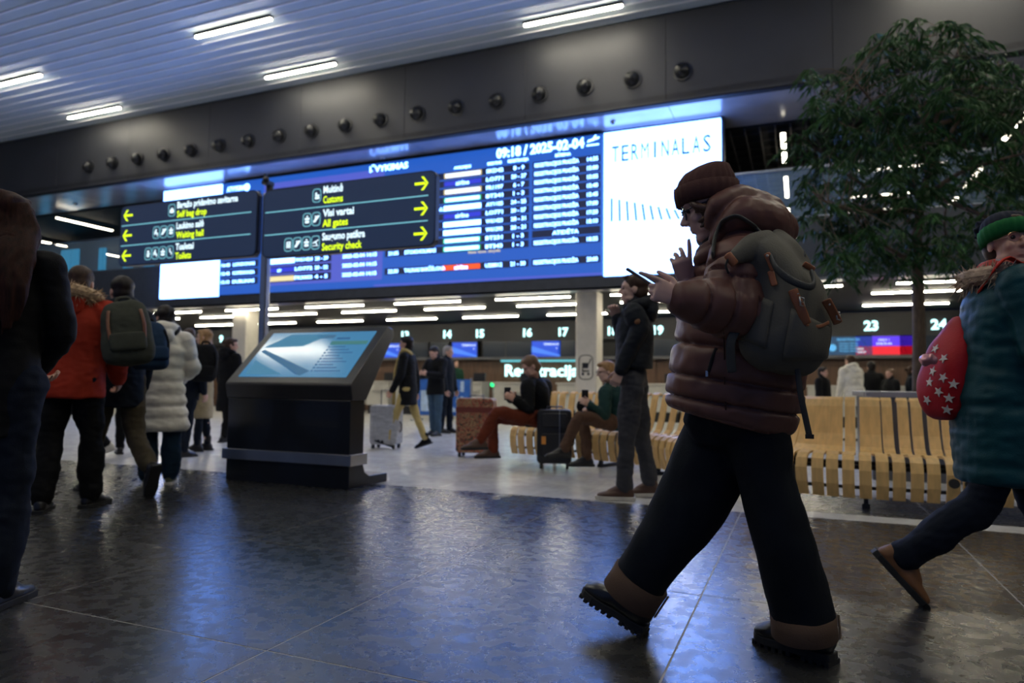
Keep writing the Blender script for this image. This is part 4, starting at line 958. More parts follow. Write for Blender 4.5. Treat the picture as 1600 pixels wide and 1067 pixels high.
def hair(t, J, m, style, res):
    H = J['H']; k = .132*H/.235; c, f, l, u = J['head'], J['hf'], J['hl'], J['hu']; M = Matrix((f, l, u)).transposed(); g = G()
    P = lambda a, b, d: c + f*a*k + l*b*k + u*d*k
    g.ell(P(-.024, 0, .046), (.100*k, .086*k, .090*k), M, 20, 14); g.ell(P(-.048, 0, -.01), (.072*k, .080*k, .098*k), M, 18, 12)
    g.ell(P(.045, 0, .098), (.045*k, .055*k, .024*k), M)
    D = V((0,0,-1))
    if style == 'short': pass
    elif style == 'bun': g.ell(P(-.125, 0, .04), .04*k); 
    elif style in ('long', 'bob'):
        L = .42 if style == 'long' else .13
        q = P(-.05, 0, -.02)
        for s in (-1, 1): g.tube([P(.02, s*.072, .05), P(.015, s*.088, -.03), P(.0, s*.10, -.08)+D*L*.25, P(-.03, s*.095, -.08)+D*L*.75], [.024*k, .028*k, .032*k, .016*k], n=10, sub=2)
        g.tube([q, q+D*.1*k-f*.03, q+D*L*.6-f*.07, q+D*L-f*.07], [(.08*k, .055*k), (.10*k, .05*k), (.115*k, .045*k), (.085*k, .02*k)], n=20, side=l, sub=3)
    sa = .0012 if style == 'short' else .0045
    dsp = lambda co, no: sa*math.sin(60*(co-c).dot(l)/k + 6*noise.noise(co*9)) + .008*noise.noise(co*12)
    put('hair', remesh(g, min(res, .01), 1, dsp), m, t, smooth=True)
HAIR_BR = mat('hair_brown', (.05, .027, .016), .45, var=.3, vs=20, bump=.4, bs=120, stretch=(4, 4, .5), spec=.25)
HAIR_DK = mat('hair_dark', (.014, .010, .009), .45, var=.3, vs=20, bump=.4, bs=120, stretch=(4, 4, .5), spec=.25)
HAIR_BL = mat('hair_blonde', (.38, .22, .10), .45, var=.3, vs=20, bump=.4, bs=120, stretch=(4, 4, .5), spec=.25)
HAIR_GR = mat('hair_grey', (.30, .27, .24), .5, var=.3, vs=20)
HAIR_SD = mat('hair_sand', (.16, .09, .05), .5, var=.3, vs=20)
C = lambda n, c, r=.8, **k: mat(n, c, r, bump=.25, bs=150, spec=.2, **k)
BLK = C('coat_black', (.005, .0055, .007), .75); NAVY = C('coat_navy', (.006, .010, .018), .7); JEAN = C('jeans_blue', (.055, .10, .15)); JEAND = C('jeans_dark', (.006, .010, .020))
TRB = C('trousers_black', (.005, .005, .0055)); BEIGE = C('coat_beige', (.42, .34, .20)); CREAM = C('coat_cream', (.82, .78, .68), .6); OLIVE = C('trousers_olive', (.075, .060, .035))
RUST = C('trousers_rust', (.14, .028, .012)); BRN = C('trousers_brown', (.10, .055, .035)); GRY = C('trousers_grey', (.055, .055, .062)); TEAL = C('coat_teal', (.006, .055, .070), .5)
DGREEN = C('coat_green', (.012, .045, .042), .6); REDJ = C('coat_red', (.40, .035, .014), .75); YEL = C('scarf_yellow', (.55, .42, .16)); ANTH = C('coat_anthracite', (.014, .017, .023), .65)
BOOT = mat('boot_leather', (.012, .011, .012), .3, var=.1); BOOTB = mat('boot_brown', (.075, .035, .02), .5, var=.2); SNK = mat('sneaker_olive', (.10, .11, .06), .6); TAN = mat('boot_tan', (.22, .095, .035), .55, var=.2, vs=15, bump=.3)
GLOVE = C('glove_black', (.012, .012, .014), .6)

def gp(px, D):      # ground position of the pixel column px at camera depth D
    p = at(px, 605, D); return (p.x, p.y)

def backpack(lab, c, up_, n, w, h, d, m, m2, flap=True, pockets=1, leather=None):
    """c centre, up_, n outward normal (front of the pack)"""
    up_ = up_.normalized(); n = (n - up_*n.dot(up_)).normalized(); s = up_.cross(n); t = thing('backpack', lab, 'backpack', c - up_*h/2)
    g = G(); g.tube([c-up_*h*.47, c-up_*h*.40, c-up_*h*.15, c+up_*h*.2, c+up_*h*.40, c+up_*h*.47], [(w*.34, d*.30), (w*.47, d*.48), (w*.5, d*.52), (w*.47, d*.46), (w*.38, d*.34), (w*.25, d*.2)], n=28, side=s, sub=3, sup=.75, round_=False)
    put('bag_body', remesh(g, .012, 2, wrinkle(.012, 8, .003, 25)), m, t, smooth=True)
    for k in range(pockets):
        q = c + n*d*.47 - up_*h*(.18 if pockets == 1 else (.24 - .4*k)); g = G().tube([q-up_*h*.14, q-up_*h*.10, q+up_*h*.10, q+up_*h*.13], [(w*.28, d*.12), (w*.36, d*.2), (w*.36, d*.2), (w*.3, d*.14)], n=20, side=s, sub=2, sup=.7, round_=False); put('front_pocket', remesh(g, .010, 2), m, t, smooth=True)
    for sg in (-1, 1):
        a = c + s*sg*w*.28
        g = G().tube([a+up_*h*.38-n*d*.42, a+up_*h*.48-n*d*.75, a+up_*h*.2-n*(d*.5+.14), a-up_*h*.25-n*(d*.5+.08), a-up_*h*.42-n*d*.38], [(.028, .006)]*5, n=8, side=s, sub=4); put('shoulder_strap', g, m2, t, smooth=True)
    g = G().tube([c+up_*h*.45-s*.05, c+up_*h*.53-s*.035, c+up_*h*.53+s*.035, c+up_*h*.45+s*.05], [(.008, .012)]*4, n=8, side=n, sub=3); put('grab_handle', g, m2, t, smooth=True)
    for sg in (-1, 1): put('compression_strap', G().tube([c+s*sg*w*.30+up_*h*.30+n*d*.40, c+s*sg*w*.34+up_*h*.05+n*d*.56, c+s*sg*w*.30-up_*h*.28+n*d*.52], [(.012, .004)]*3, n=6, side=s, sub=3), leather or m2, t, smooth=True)
    return t

# ---- A far and middle distance people -------------------------------------------------
STAND = dict(legs=((3, 2), (-3, 2)))
def walker(px, D, H, deg, lab, spec, pix=None, **kw):
    J = skeleton(H, gp(px, D), facing(deg), **kw)
    for k_, v in (pix or {}).items(): J[k_] = at(*v)
    spec.setdefault('res', .014); return build_person(J, lab, spec), J
# walker with the silver suitcase
t, J = walker(638, 10.3, 1.68, 100, 'person in a long black coat and a yellow scarf pulling the silver suitcase', dict(coat=(BLK, .10, 1.05, (9, .05)), pants=(YEL, .85), shoes=(BLK,), hair=(HAIR_DK, 'short'), boot=1.6), lean=3, legs=((22, 8), (-14, 10)), feet=(18, -18), arms=((5, 10, 30, 0), (-12, 14, -4, 0)))
g = G(); nk = J['neck']; g.tube([nk-J['f']*.06+J['l']*.02, nk+J['l']*.10+V((0,0,.04)), nk+J['f']*.10+V((0,0,.0)), nk+J['f']*.16+J['l']*.06+V((0,0,-.30)), nk+J['f']*.17+J['l']*.07+V((0,0,-.75))], [(.05, .03), (.05, .035), (.055, .03), (.05, .02), (.055, .015)], n=12, sub=4, side=J['l'])
put('scarf', g, YEL, t, smooth=True)
# couple in dark jackets
walker(681, 13.0, 1.70, 35, 'person in black jacket and blue jeans looking down before the banner', dict(coat=(BLK, .03, 1.15, None), pants=(JEAN, 1.05), shoes=(BOOT,), hair=(HAIR_DK, 'short')), nod=25, **STAND, arms=((25, 12, 100, 35), (25, 12, 100, 35)))
walker(698, 13.75, 1.74, -70, 'grey-haired person in dark clothes close behind the one looking down', dict(coat=(NAVY, .08, 1.05, None), pants=(JEAND, 1.05), shoes=(BOOT,), hair=(HAIR_GR, 'short')), **STAND)
walker(711, 19.6, 1.68, -30, 'person in dark green standing at the counters beyond the blue banner', dict(coat=(C('vest_green', (.01, .05, .03)), .06, 1.05, None), pants=(TRB, 1), shoes=(BOOT,), hair=(HAIR_BR, 'short')), **STAND)
# black coat, left of kiosk
walker(356, 11.2, 1.70, 205, 'person in long black hooded coat between the blonde woman and the kiosk', dict(coat=(BLK, .19, 1.1, (9, .05)), pants=(TRB, 1.05), shoes=(BOOT,), hair=(HAIR_BR, 'bun'), hood=(BLK,)), legs=((12, 4), (-8, 4)), nod=5, turn=-45)
# blonde
walker(318, 9.6, 1.70, 78, 'blonde woman in a beige coat smiling to the left', dict(coat=(BEIGE, .215, 1.02, None), pants=(JEAND, .85), shoes=(BOOT,), hair=(HAIR_BL, 'long'), boot=2.2, skin=M_SKIN2), **STAND)
# person with black backpack
t, J = walker(292, 8.9, 1.66, 205, 'person in dark blue with black backpack half hidden by the white coat', dict(coat=(NAVY, .05, 1.05, None), pants=(JEAND, 1.0), shoes=(BOOT,), hair=(HAIR_BR, 'short'), boot=2), legs=((6, 3), (-6, 3)), turn=60)
p = at(318, 567, 8.75)
backpack('black square backpack on the person between the white coat and the blonde', p, V((.12, 0, 1)), facing(-38), .34, .50, .2, BLK, TRB)
# white coat woman
t, J = walker(254, 6.5, 1.68, 160, 'person in a long cream quilted hooded coat with dark hair', dict(coat=(CREAM, .19, 1.16, (8, .16)), pants=(C('trousers_petrol', (.008, .025, .045)), 1.25, 1.15), shoes=(SNK, M_SOLEWHITE), hair=(HAIR_DK, 'bob'), hood=(CREAM,), res=.012, hemw=1.28), legs=((2, 2), (-2, 2)), feet=(0, 0), turn=30, arms=((12, 14, 60, 25), (12, 14, 60, 25)))
# partly hidden people at the left
walker(206, 9.0, 1.72, 150, 'person in a black coat and ankle boots hidden behind the blue bag', dict(coat=(BLK, .12, 1.1, None), pants=(TRB, .95), shoes=(BOOT,), hair=(HAIR_DK, 'short')), legs=((14, 4), (-10, 4)))
walker(122, 8.6, 1.66, 80, 'person in short black trousers and pale sneakers beyond the red parka', dict(coat=(BLK, .06, 1.05, None), pants=(TRB, 1.0), shoes=(M_SOLEWHITE, M_SOLEWHITE), hair=(HAIR_BR, 'short')), legs=((18, 4), (-16, 20)), feet=(0, -20))
walker(58, 9.3, 1.64, 180, 'person in pale trousers between the long-haired woman and the red parka', dict(coat=(BLK, .05, 1.05, None), pants=(CREAM, 1.1), shoes=(BOOT,), hair=(HAIR_DK, 'short')), **STAND)
# red parka
t, J = walker(112, 5.15, 1.84, 172, 'tall person in a red parka with brown fur-trimmed hood', dict(coat=(REDJ, .03, 1.24, None), pants=(TRB, 1.15, 1.15), shoes=(BOOT,), hair=(HAIR_BR, 'short'), hood=(REDJ, mat('fur_brown', (.48, .34, .20), .9, var=.4, vs=40)), res=.010, boot=1.4), lean=3, legs=((-4, 5), (10, 4)), splay=12, hipw=.056, nod=8, arms=((10, 12, 55, 10), (10, 14, 40, 10)))
p = at(198, 520, 5.1)
backpack('olive grey backpack hanging on the right shoulder of the red parka', p, V((-.22, .0, 1)), facing(-30), .34, .50, .22, C('pack_olive', (.055, .06, .045)), C('strap_olive', (.075, .078, .06)), leather=mat('leather_brown', (.20, .075, .035), .5, var=.15))
# dark-haired person behind with blue shoulder bag
t, J = walker(186, 5.9, 1.90, 130, 'dark-haired person in dark coat and olive trousers beside the red parka', dict(coat=(NAVY, .08, 1.12, None), pants=(OLIVE, 1.1), shoes=(BOOT,), hair=(HAIR_DK, 'short'), hood=(NAVY,), res=.012, shoe_scale=1.15), lean=3, legs=((18, 6), (-10, 42)), feet=(0, -62), splay=4)
p = at(234, 540, 5.75)
backpack('dark blue bag hanging behind the olive backpack', p, V((-.15, 0, 1)), facing(-60), .30, .42, .18, C('bag_blue', (.012, .035, .075)), TRB)
# long-haired woman, foreground left
t, J = walker(-8, 3.0, 1.80, 176, 'woman with long reddish brown hair and black coat at the left edge', dict(coat=(BLK, .09, 1.0, None), pants=(JEAND, 1.1, 1.2), shoes=(BOOT,), res=.010), lean=1, legs=((4, 3), (-4, 3)), arms=((16, 4, 45, 40), (16, 4, 45, 40)))
HL = mat('hair_auburn', (.030, .010, .006), .6, var=.6, vs=12, bump=.6, bs=90, stretch=(5, 5, .4), spec=.15)
hair(t, J, HL, 'bob', .009)
g = G(); q = J['head']; D_ = V((0,0,-1)); B_ = -J['f']
for i in range(15):
    s_ = (i-7)/7; x0_ = J['l']*s_*.118; bk = B_*(.085*math.sqrt(max(0, 1-s_*s_*.8)))
    g.tube([q+x0_*.75+bk*.9+V((0,0,.06)), q+x0_*1.1+bk*1.15+D_*.05, q+x0_*1.35+bk*1.3+D_*.16+B_*.06, q+x0_*1.6+bk*.8+D_*.32+B_*.15, q+x0_*1.5+bk*.7+D_*(.46+.03*((i*7) % 3))+B_*.16], [.020, .026, .027, .022, .007], n=10, sub=3)
put('long_hair', remesh(g, .008, 1, lambda co, no: .003*math.sin(120*(co-q).dot(J['l'])+5*noise.noise(co*6))+.004*noise.noise(V((co.x*20, co.y*20, co.z*3)))), HL, t, smooth=True)
# standing man by the bench
t, J = walker(990, 5.95, 1.94, 105, 'man in dark hooded jacket and grey jeans standing before the bench', dict(coat=(ANTH, -.09, 1.17, None), pants=(GRY, 1.02, .98), shoes=(BOOTB, M_SOLEWHITE), hair=(HAIR_BR, 'short'), hood=(ANTH,), res=.009, skin=M_SKIN2), lean=-2, legs=((5, 1), (-7, 3)), feet=(0, -4), turn=8, pix=dict(elR=(976, 532, 6.1), wrR=(965, 497, 6.02), elL=(1000, 512, 5.75), wrL=(970, 578, 5.75)),
    arms=((6, 6, 12, 2), (25, 8, 150, 12)))
put('badge', G().ell(J['shL'].lerp(J['elL'], .55) + (CAM-J['shL']).normalized()*.078, (.028, .016, .028)), TAN, t, smooth=True, label='small brown round badge on the sleeve')
# ---- seated people --------------------------------------------------------------------
def jpix(J, d):
    for k_, (x, y, D) in d.items(): J[k_] = at(x, y, D)
def seated(px, D, H, deg, lab, spec, pix, **kw):
    J = skeleton(H, gp(px, D), facing(deg), **kw); jpix(J, pix); spec.update(stand=False); spec.setdefault('res', .011); return build_person(J, lab, spec), J
t, J = seated(838, 8.35, 1.80, 70, 'man in black coat and rust red trousers sitting cross-legged on the bench', dict(coat=(BLK, .0, 1.18, None), pants=(RUST, 1.0), shoes=(BOOTB,), hair=(HAIR_SD, 'short'), shoe_scale=1.1, boot=.6),
    dict(pel=(842, 655, 8.35), hipL=(836, 655, 8.15), hipR=(846, 655, 8.5), knL=(776, 645, 7.75), knR=(772, 655, 8.2), anL=(750, 690, 7.7), anR=(770, 704, 8.15), neck=(835, 592, 8.3), head=(829, 573, 8.2), shL=(824, 602, 8.1), shR=(852, 602, 8.45),
         elL=(826, 640, 8.0), elR=(848, 642, 8.5), wrL=(806, 626, 7.9), wrR=(808, 624, 8.15)), seat=.5, nod=30)
put('glove', remesh(G().ell(at(799, 624, 7.95), (.06, .05, .05)).tube([at(806, 626, 7.9), at(796, 622, 7.95)], [.045, .04]), .009, 1), GLOVE, t, smooth=True); put('glove', remesh(G().ell(at(801, 620, 8.12), (.055, .05, .05)).tube([at(810, 624, 8.15), at(798, 617, 8.1)], [.045, .03]), .009, 1), GLOVE, t, smooth=True)
put('mobile_phone', G().box(at(793, 615, 7.98), (.075, .012, .15), R(30)), M_BLKMETAL, None, label='dark phone in the gloved hands of the seated man in black', cat='phone', loc=at(793, 615, 7.98), bevel=.003)
t, J = seated(955, 7.75, 1.66, 80, 'person in dark green coat, brown trousers and glasses sitting on the bench', dict(coat=(DGREEN, .0, 1.15, (6, .08)), pants=(BRN, 1.05), shoes=(BOOT,), hair=(HAIR_BL, 'short'), shoe_scale=1.1, boot=.8, skin=M_SKIN2),
    dict(pel=(962, 660, 7.75), hipL=(955, 660, 7.6), hipR=(966, 660, 7.9), knL=(905, 652, 7.2), knR=(913, 655, 7.6), anL=(880, 703, 7.2), anR=(917, 717, 7.5), neck=(955, 600, 7.75), head=(947, 581, 7.65), shL=(946, 612, 7.55), shR=(968, 612, 7.9),
         elL=(944, 650, 7.45), elR=(960, 655, 7.9), wrL=(922, 634, 7.35), wrR=(924, 640, 7.6)), seat=.5, nod=12)
J_G = J
g = G()
for s in (-1, 1):
    q = J['head'] + J['hf']*.098 + J['hl']*s*.032 + J['hu']*.012; n_ = 14
    g.tube([q + (J['hl']*math.cos(6.283*i/n_)*.024 + J['hu']*math.sin(6.283*i/n_)*.020) for i in range(n_+1)], .002, n=5, round_=False); g.tube([q+J['hl']*s*.024, J['head']+J['hl']*s*.08-J['hf']*.02+J['hu']*.012], .002, n=5)
put('glasses', g, M_BLKMETAL, t)
put('mobile_phone', G().box(at(914, 620, 7.36), (.075, .012, .15), R(40)), M_BLKMETAL, None, label='phone held up by the seated person in the green coat', cat='phone', loc=at(914, 620, 7.36), bevel=.003)
put('handbag', remesh(G().ell(at(914, 634, 7.75), (.10, .07, .09)), .012, 1, wrinkle(.02, 10)), BLK, None, smooth=True, label='small black bag on the lap of the person in the green coat', cat='bag', loc=at(914, 634, 7.7))
# ---- people beyond the planter
walker(1336, 12.8, 1.62, 165, 'person in a cream hooded winter jacket standing beyond the planter', dict(coat=(CREAM, .08, 1.25, (6, .12)), pants=(TRB, 1), shoes=(BOOT,), hair=(HAIR_BR, 'short'), hood=(CREAM,)), lean=12, **STAND)
walker(1362, 13.6, 1.52, 190, 'dark-haired child-sized person right behind the cream winter jacket', dict(coat=(BLK, .08, 1.15, None), pants=(TRB, 1), shoes=(BOOT,), hair=(HAIR_DK, 'short')), **STAND)
walker(1392, 13.0, 1.36, 80, 'fair-haired child in a dark jacket beyond the planter, left of the tree', dict(coat=(BLK, .08, 1.2, None), pants=(TRB, 1), shoes=(BOOT,), hair=(HAIR_SD, 'short')), **STAND)
walker(1425, 13.0, 1.42, -60, 'person in a dark blue jacket beyond the planter, partly behind the trunk', dict(coat=(NAVY, .08, 1.15, None), pants=(JEAN, 1), shoes=(BOOT,), hair=(HAIR_BR, 'bun')), **STAND)
walker(1285, 12.4, 1.36, -40, 'person in a black jacket beyond the bench beside the olive backpack', dict(coat=(BLK, .08, 1.2, None), pants=(TRB, 1), shoes=(BOOT,), hair=(HAIR_DK, 'short')), **STAND)
# ---- teal coat woman, right foreground
t, J = walker(1557, 3.1, 1.79, -70, 'woman in long teal quilted coat and green striped beanie at the right edge', dict(coat=(TEAL, .155, 1.30, (11, .06)), pants=(JEAND, 1.1, 1.1), shoes=(TAN, M_RUBBER), res=.008, skin=M_SKIN, boot=2.2, shoe_scale=1.1, curl=(40, 45, 30), hemw=.98, hair=(HAIR_BR, 'short')),
    lean=6, legs=((22, 8), (-12, 38)), feet=(12, -48), turn=-75, arms=((14, 10, 85, 30), (12, 12, 95, 40)), nod=-2)
JT = J
jp = J['neck']; k = 1
fur(t, [jp+J['l']*.12+V((0,0,-.02)), jp+J['l']*.17-J['f']*.06+V((0,0,-.0)), jp-J['f']*.16+V((0,0,.0)), jp-J['l']*.16-J['f']*.06+V((0,0,.0)), jp-J['l']*.12+J['f']*.02+V((0,0,-.03))], .055, mat('fur_grey', (.42, .31, .22), .9, var=.4, vs=40))
g = G(); g.tube([jp+J['l']*.09+J['f']*.0+V((0,0,.03)), jp+J['f']*.10+V((0,0,.01)), jp-J['l']*.09+V((0,0,.03)), jp-J['f']*.10+V((0,0,.05)), jp+J['l']*.09+V((0,0,.03))], [(.035, .028)]*5, n=14, sub=4)
def plaid():
    m = bpy.data.materials.new('scarf_plaid'); m.use_nodes = True; nt = m.node_tree; b = nt.nodes['Principled BSDF']; tc = nt.nodes.new('ShaderNodeTexCoord'); n = nt.nodes.new('ShaderNodeTexNoise'); n.inputs['Scale'].default_value = 9
    nt.links.new(tc.outputs['Object'], n.inputs['Vector']); r = nt.nodes.new('ShaderNodeValToRGB'); r.color_ramp.interpolation = 'CONSTANT'; nt.links.new(n.outputs[0], r.inputs[0]); cr = r.color_ramp
    cr.elements[0].color = (.02, .02, .03, 1); cr.elements[1].position = .42; cr.elements[1].color = (.5, .07, .05, 1); e = cr.elements.new(.55); e.color = (.35, .32, .33, 1); nt.links.new(r.outputs[0], b.inputs['Base Color']); b.inputs['Roughness'].default_value = .8; return m
put('scarf', remesh(g, .007, 1, wrinkle(.012, 18)), plaid(), t, smooth=True)
def beanie(t, J, m, r_, nm='beanie', low=.02, back=-.025, band=None, pom=None, slouch=0):
    k = .132*J['H']/.235; c, f, l, u = J['head'], J['hf'], J['hl'], J['hu']; P = lambda a, b, d: c + f*a*k + l*b*k + u*d*k
    tl = (u*math.cos(R(14)) - f*math.sin(R(14))).normalized(); fr = (f*math.cos(R(14)) + u*math.sin(R(14))).normalized(); ce = P(-.012, 0, .045); n_ = 96
    def ringset(zs):
        rs = []
        for z, ra, rb, off in zs:
            ring = []
            for j in range(n_):
                th = 2*math.pi*j/n_; rib = 1 + .014*(1 if (j//2) % 2 else -1)
                ring.append(ce + fr*(ra*k*math.cos(th)*rib + off*k) + l*(rb*k*math.sin(th)*rib) + tl*z*k)
            rs.append(ring)
        return rs
    g = G().rings(ringset([(-.035, .108, .092, 0), (-.0, .112, .097, 0), (.030, .110, .096, 0), (.055, .102, .090, -.004), (.078, .088, .078, -.010), (.097, .064, .058, -.018-slouch), (.108, .036, .034, -.024-slouch), (.112, .01, .01, -.026-slouch)])); put(nm, g, m, t, smooth=True)
    g = G().rings(ringset([(-.040, .109, .094, 0), (-.038, .117, .102, 0), (-.0, .121, .106, 0), (.028, .119, .104, 0), (.032, .109, .094, 0)])); put('hat_cuff', g, band or m, t, smooth=True)
    if pom: put('pompom', remesh(G().ell(P(-.15, 0, .10), .055*k), .006, 0, wrinkle(.02, 60)), pom, t, smooth=True)
beanie(t, J, C('beanie_navy', (.010, .014, .028)), 0, band=C('beanie_green', (.01, .13, .035)), pom=C('pompom_navy', (.010, .014, .028)))
g = G()
for s in (-1, 1):
    q = J['head'] + J['hf']*.098 + J['hl']*s*.034 + J['hu']*.010; n_ = 18
    g.tube([q + (J['hl']*math.cos(6.283*i/n_)*.028 + J['hu']*math.sin(6.283*i/n_)*.022) for i in range(n_+1)], .0015, n=5, round_=False); g.tube([q+J['hl']*s*.028, J['head']+J['hl']*s*.082-J['hf']*.02+J['hu']*.012], .0018, n=5)
put('glasses', g, mat('gold_wire', (.7, .5, .3), .3, 1, var=0), t)
# red star bag on her back
pc = at(1484, 570, 3.2); nb = (-J['f']*.9 - RH*.35 - FH*.45).normalized(); ub = V((.02, -.05, 1)).normalized()
t = thing('backpack', 'red backpack with white stars on the back of the teal coated woman', 'backpack', pc - V((0,0,.3)))
M_STAR = C('bag_red', (.42, .012, .02), .5)
sb = ub.cross(nb).normalized(); W_, H_, D_ = .30, .42, .16
g = G(); g.tube([pc-ub*.225, pc-ub*.20+nb*.02, pc-ub*.10+nb*.02, pc+ub*.05, pc+ub*.15-nb*.03, pc+ub*.22-nb*.055], [(.06, .04), (.11, .07), (.135, .085), (.12, .07), (.08, .04), (.035, .018)], n=30, side=sb, sub=4, sup=.8, round_=False)
bm_ = remesh(g, .009, 2, wrinkle(.012, 8)); bag = put('bag_body', bm_, M_STAR, t, smooth=True)
bv = BVHTree.FromPolygons([v.co + V(t['_o']) for v in bm_.vertices], [tuple(p.vertices) for p in bm_.polygons])
g = G()
def hitpx(bv, px, py):
    d = ray(px, py).normalized(); return bv.ray_cast(CAM, d)
for px, py in ((1458, 580), (1474, 590), (1453, 597), (1467, 612), (1483, 622), (1462, 545), (1475, 560), (1490, 600), (1449, 625), (1480, 640)):
    h_, no, _, _ = hitpx(bv, px, py)
    if h_ is None: continue
    a_ = no.cross(V((0,0,1))).normalized(); b_ = a_.cross(no)*-1; b_ = no.cross(a_); rot = random.random(); poly = []
    for i in range(10): rr_ = .024 if i % 2 == 0 else .010; an_ = math.pi/2 + rot + i*math.pi/5; poly.append((rr_*math.cos(an_), rr_*math.sin(an_)))
    g = G(); g.prism(poly, h_, a_, b_, -.003, .004) if a_.cross(b_).dot(no) > 0 else g.prism(poly, h_, b_, a_, -.003, .004)
    put('white_star', g, mat('star_white', (.7, .66, .62), .6), t)
put('shoulder_strap', G().tube([pc+ub*.22-nb*.06, JT['shR']+V((0,0,.09))-JT['f']*.08, JT['shR']+V((0,0,.10))+JT['l']*.03, JT['shR']+JT['f']*.13+V((0,0,-.02))+JT['l']*.02, JT['shR']+JT['f']*.15+V((0,0,-.18))], [(.022, .006)]*5, n=8, side=JT['l'], sub=5), C('strap_red', (.5, .03, .015)), t, smooth=True)
put('strawberry_charm', remesh(G().ell(at(1450, 562, 3.12), (.035, .03, .028)), .006, 0, wrinkle(.012, 40)), mat('pink_foil', (.75, .35, .38), .25, .4), t, smooth=True, label='shiny pink charm')

# ================================================================== MAIN WALKER (brown puffer)
f = V((-1, 0, 0)); l = V((0, -1, 0)); u = V((0, 0, 1)); H = 1.70
MB_ = mat('puffer_brown', (.15, .066, .050), .42, var=.10, vs=5, bump=.12, bs=70, spec=.4)
MH = C('beanie_brown', (.090, .042, .036), .85); MJ = C('wide_jeans', (.006, .009, .014), .75); MCUF = C('jeans_cuff', (.105, .066, .045), .8)
MBT = mat('boot_black', (.010, .010, .011), .28, var=.1, bump=.15, bs=40, coat=.2)
hf = (-RH*math.cos(R(14)) + FH*math.sin(R(14))).normalized(); nod = R(20)
J = {'H': H, 'f': f, 'l': l, 'hf': hf*math.cos(nod) - u*math.sin(nod), 'hu': u*math.cos(nod) + hf*math.sin(nod), 'hl': u.cross(hf)}
J['head'] = at(1109, 325, 2.50)
t = thing('person', 'woman in a brown puffer jacket and beanie walking left while looking at her phone', 'person', (at(1150, 1010, 2.5).x, at(1150, 1010, 2.5).y, 0))
a = at
pts = dict(neck=a(1150, 392, 2.53), shL=a(1156, 405, 2.38), shR=a(1160, 405, 2.70), elL=a(1160, 487, 2.27), elR=a(1100, 502, 2.68), wrL=a(1063, 466, 2.20), wrR=a(1072, 441, 2.58), pel=a(1155, 640, 2.50),
           hipL=a(1180, 650, 2.44), hipR=a(1142, 650, 2.58), knL=a(1205, 800, 2.42), knR=a(1082, 785, 2.62), anL=a(1260, 985, 2.43), anR=a(990, 935, 2.70))
J.update(pts)
g = G(); head(g, J['head'], J['hf'], J['hl'], J['hu'], .225)
g.tube([J['neck'], J['head']-J['hu']*.07-J['hf']*.02], [.055, .052], n=14)
g.tube([J['pel'], J['pel'].lerp(J['neck'], .4), J['pel'].lerp(J['neck'], .8), J['neck']], [(.14, .10), (.125, .09), (.15, .10), (.07, .06)], n=16, side=l)
for s in 'LR':
    g.tube([J['sh'+s], J['el'+s], J['wr'+s]], [.045, .036, .026], n=12); g.tube([J['hip'+s], J['kn'+s], J['an'+s]], [.075, .052, .036], n=12)
# near hand holds the phone, index finger stretched on top of it
dL = (a(1030, 453, 2.185)-J['wrL']).normalized()
hand(g, J['wrL'], dL, FH, u*1.0+RH*.3, .175, spread=.03, th_up=.6, fcurl=((6, 8, 4), (62, 62, 30), (70, 68, 35), (74, 68, 35)))
# far hand raised in front of the chin
dR = (a(1058, 372, 2.52)-J['wrR']).normalized()
hand(g, J['wrR'], dR, (-RH*.2+FH*.9), RH*1.0, .178, spread=.16, th_up=.15, fcurl=((6, 10, 8), (34, 42, 26), (46, 48, 28), (50, 48, 28)))
put('body', remesh(g, .0042, 2), mat('skin_cool', (.72, .46, .38), .48, var=.06, vs=14), t, smooth=True)
for s in (-1, 1):
    c = J['head'] + (J['hf']*.0775 + J['hl']*s*.029 + J['hu']*.0125)*(.225/.235); put('eye', G().ell(c, .0105), M_EYE, t, smooth=True)
# dark nail polish
# jacket torso
hl2 = l
secs = [((1136, 652), .19, .215), ((1145, 617), .205, .228), ((1151, 570), .205, .222), ((1154, 520), .195, .208), ((1156, 470), .19, .195), ((1157, 432), .175, .165), ((1156, 402), .14, .13), ((1150, 378), .10, .10)]
g = G(); g.tube([a(x, y, 2.52) for (x, y), _, _ in secs], [(r1, r2) for _, r1, r2 in secs], n=48, side=l, sub=4, round_=False)
g.tube([J['shL'], J['shL'].lerp(J['shR'], .5)+u*.0, J['shR']], .10, n=20)
g.tube([a(1154, 396, 2.36), a(1150, 430, 2.31), a(1150, 470, 2.27), J['elL'], J['elL'].lerp(J['wrL'], .5), J['wrL'].lerp(J['elL'], .08)], [.088, .092, .09, .088, .078, .052], n=28, sub=4)
g.tube([J['shR'], J['shR'].lerp(J['elR'], .5), J['elR'], J['elR'].lerp(J['wrR'], .5), J['wrR'].lerp(J['elR'], .30)], [.09, .085, .075, .062, .042], n=22, sub=4)
g.tube([a(1130, 376, 2.53), a(1137, 392, 2.53)], [.085, .11], n=20)
def pw(co, no):
    return .010*noise.noise(co*6) + .006*noise.noise(V((co.x*15+co.z*5, co.y*15, co.z*8))) - .004*abs(noise.noise(V((co.x*26+co.z*9, co.y*26, co.z*13))))
ZS = sorted(at(1150, y, 2.52).z for y in (335, 392, 441, 490, 549, 598, 632, 665)); tilt = math.tan(R(9))
AS = [0, .085, .17, .25, .33, .41, .50, .62]
armL = [at(1154, 385, 2.36), J['elL'], J['wrL']]
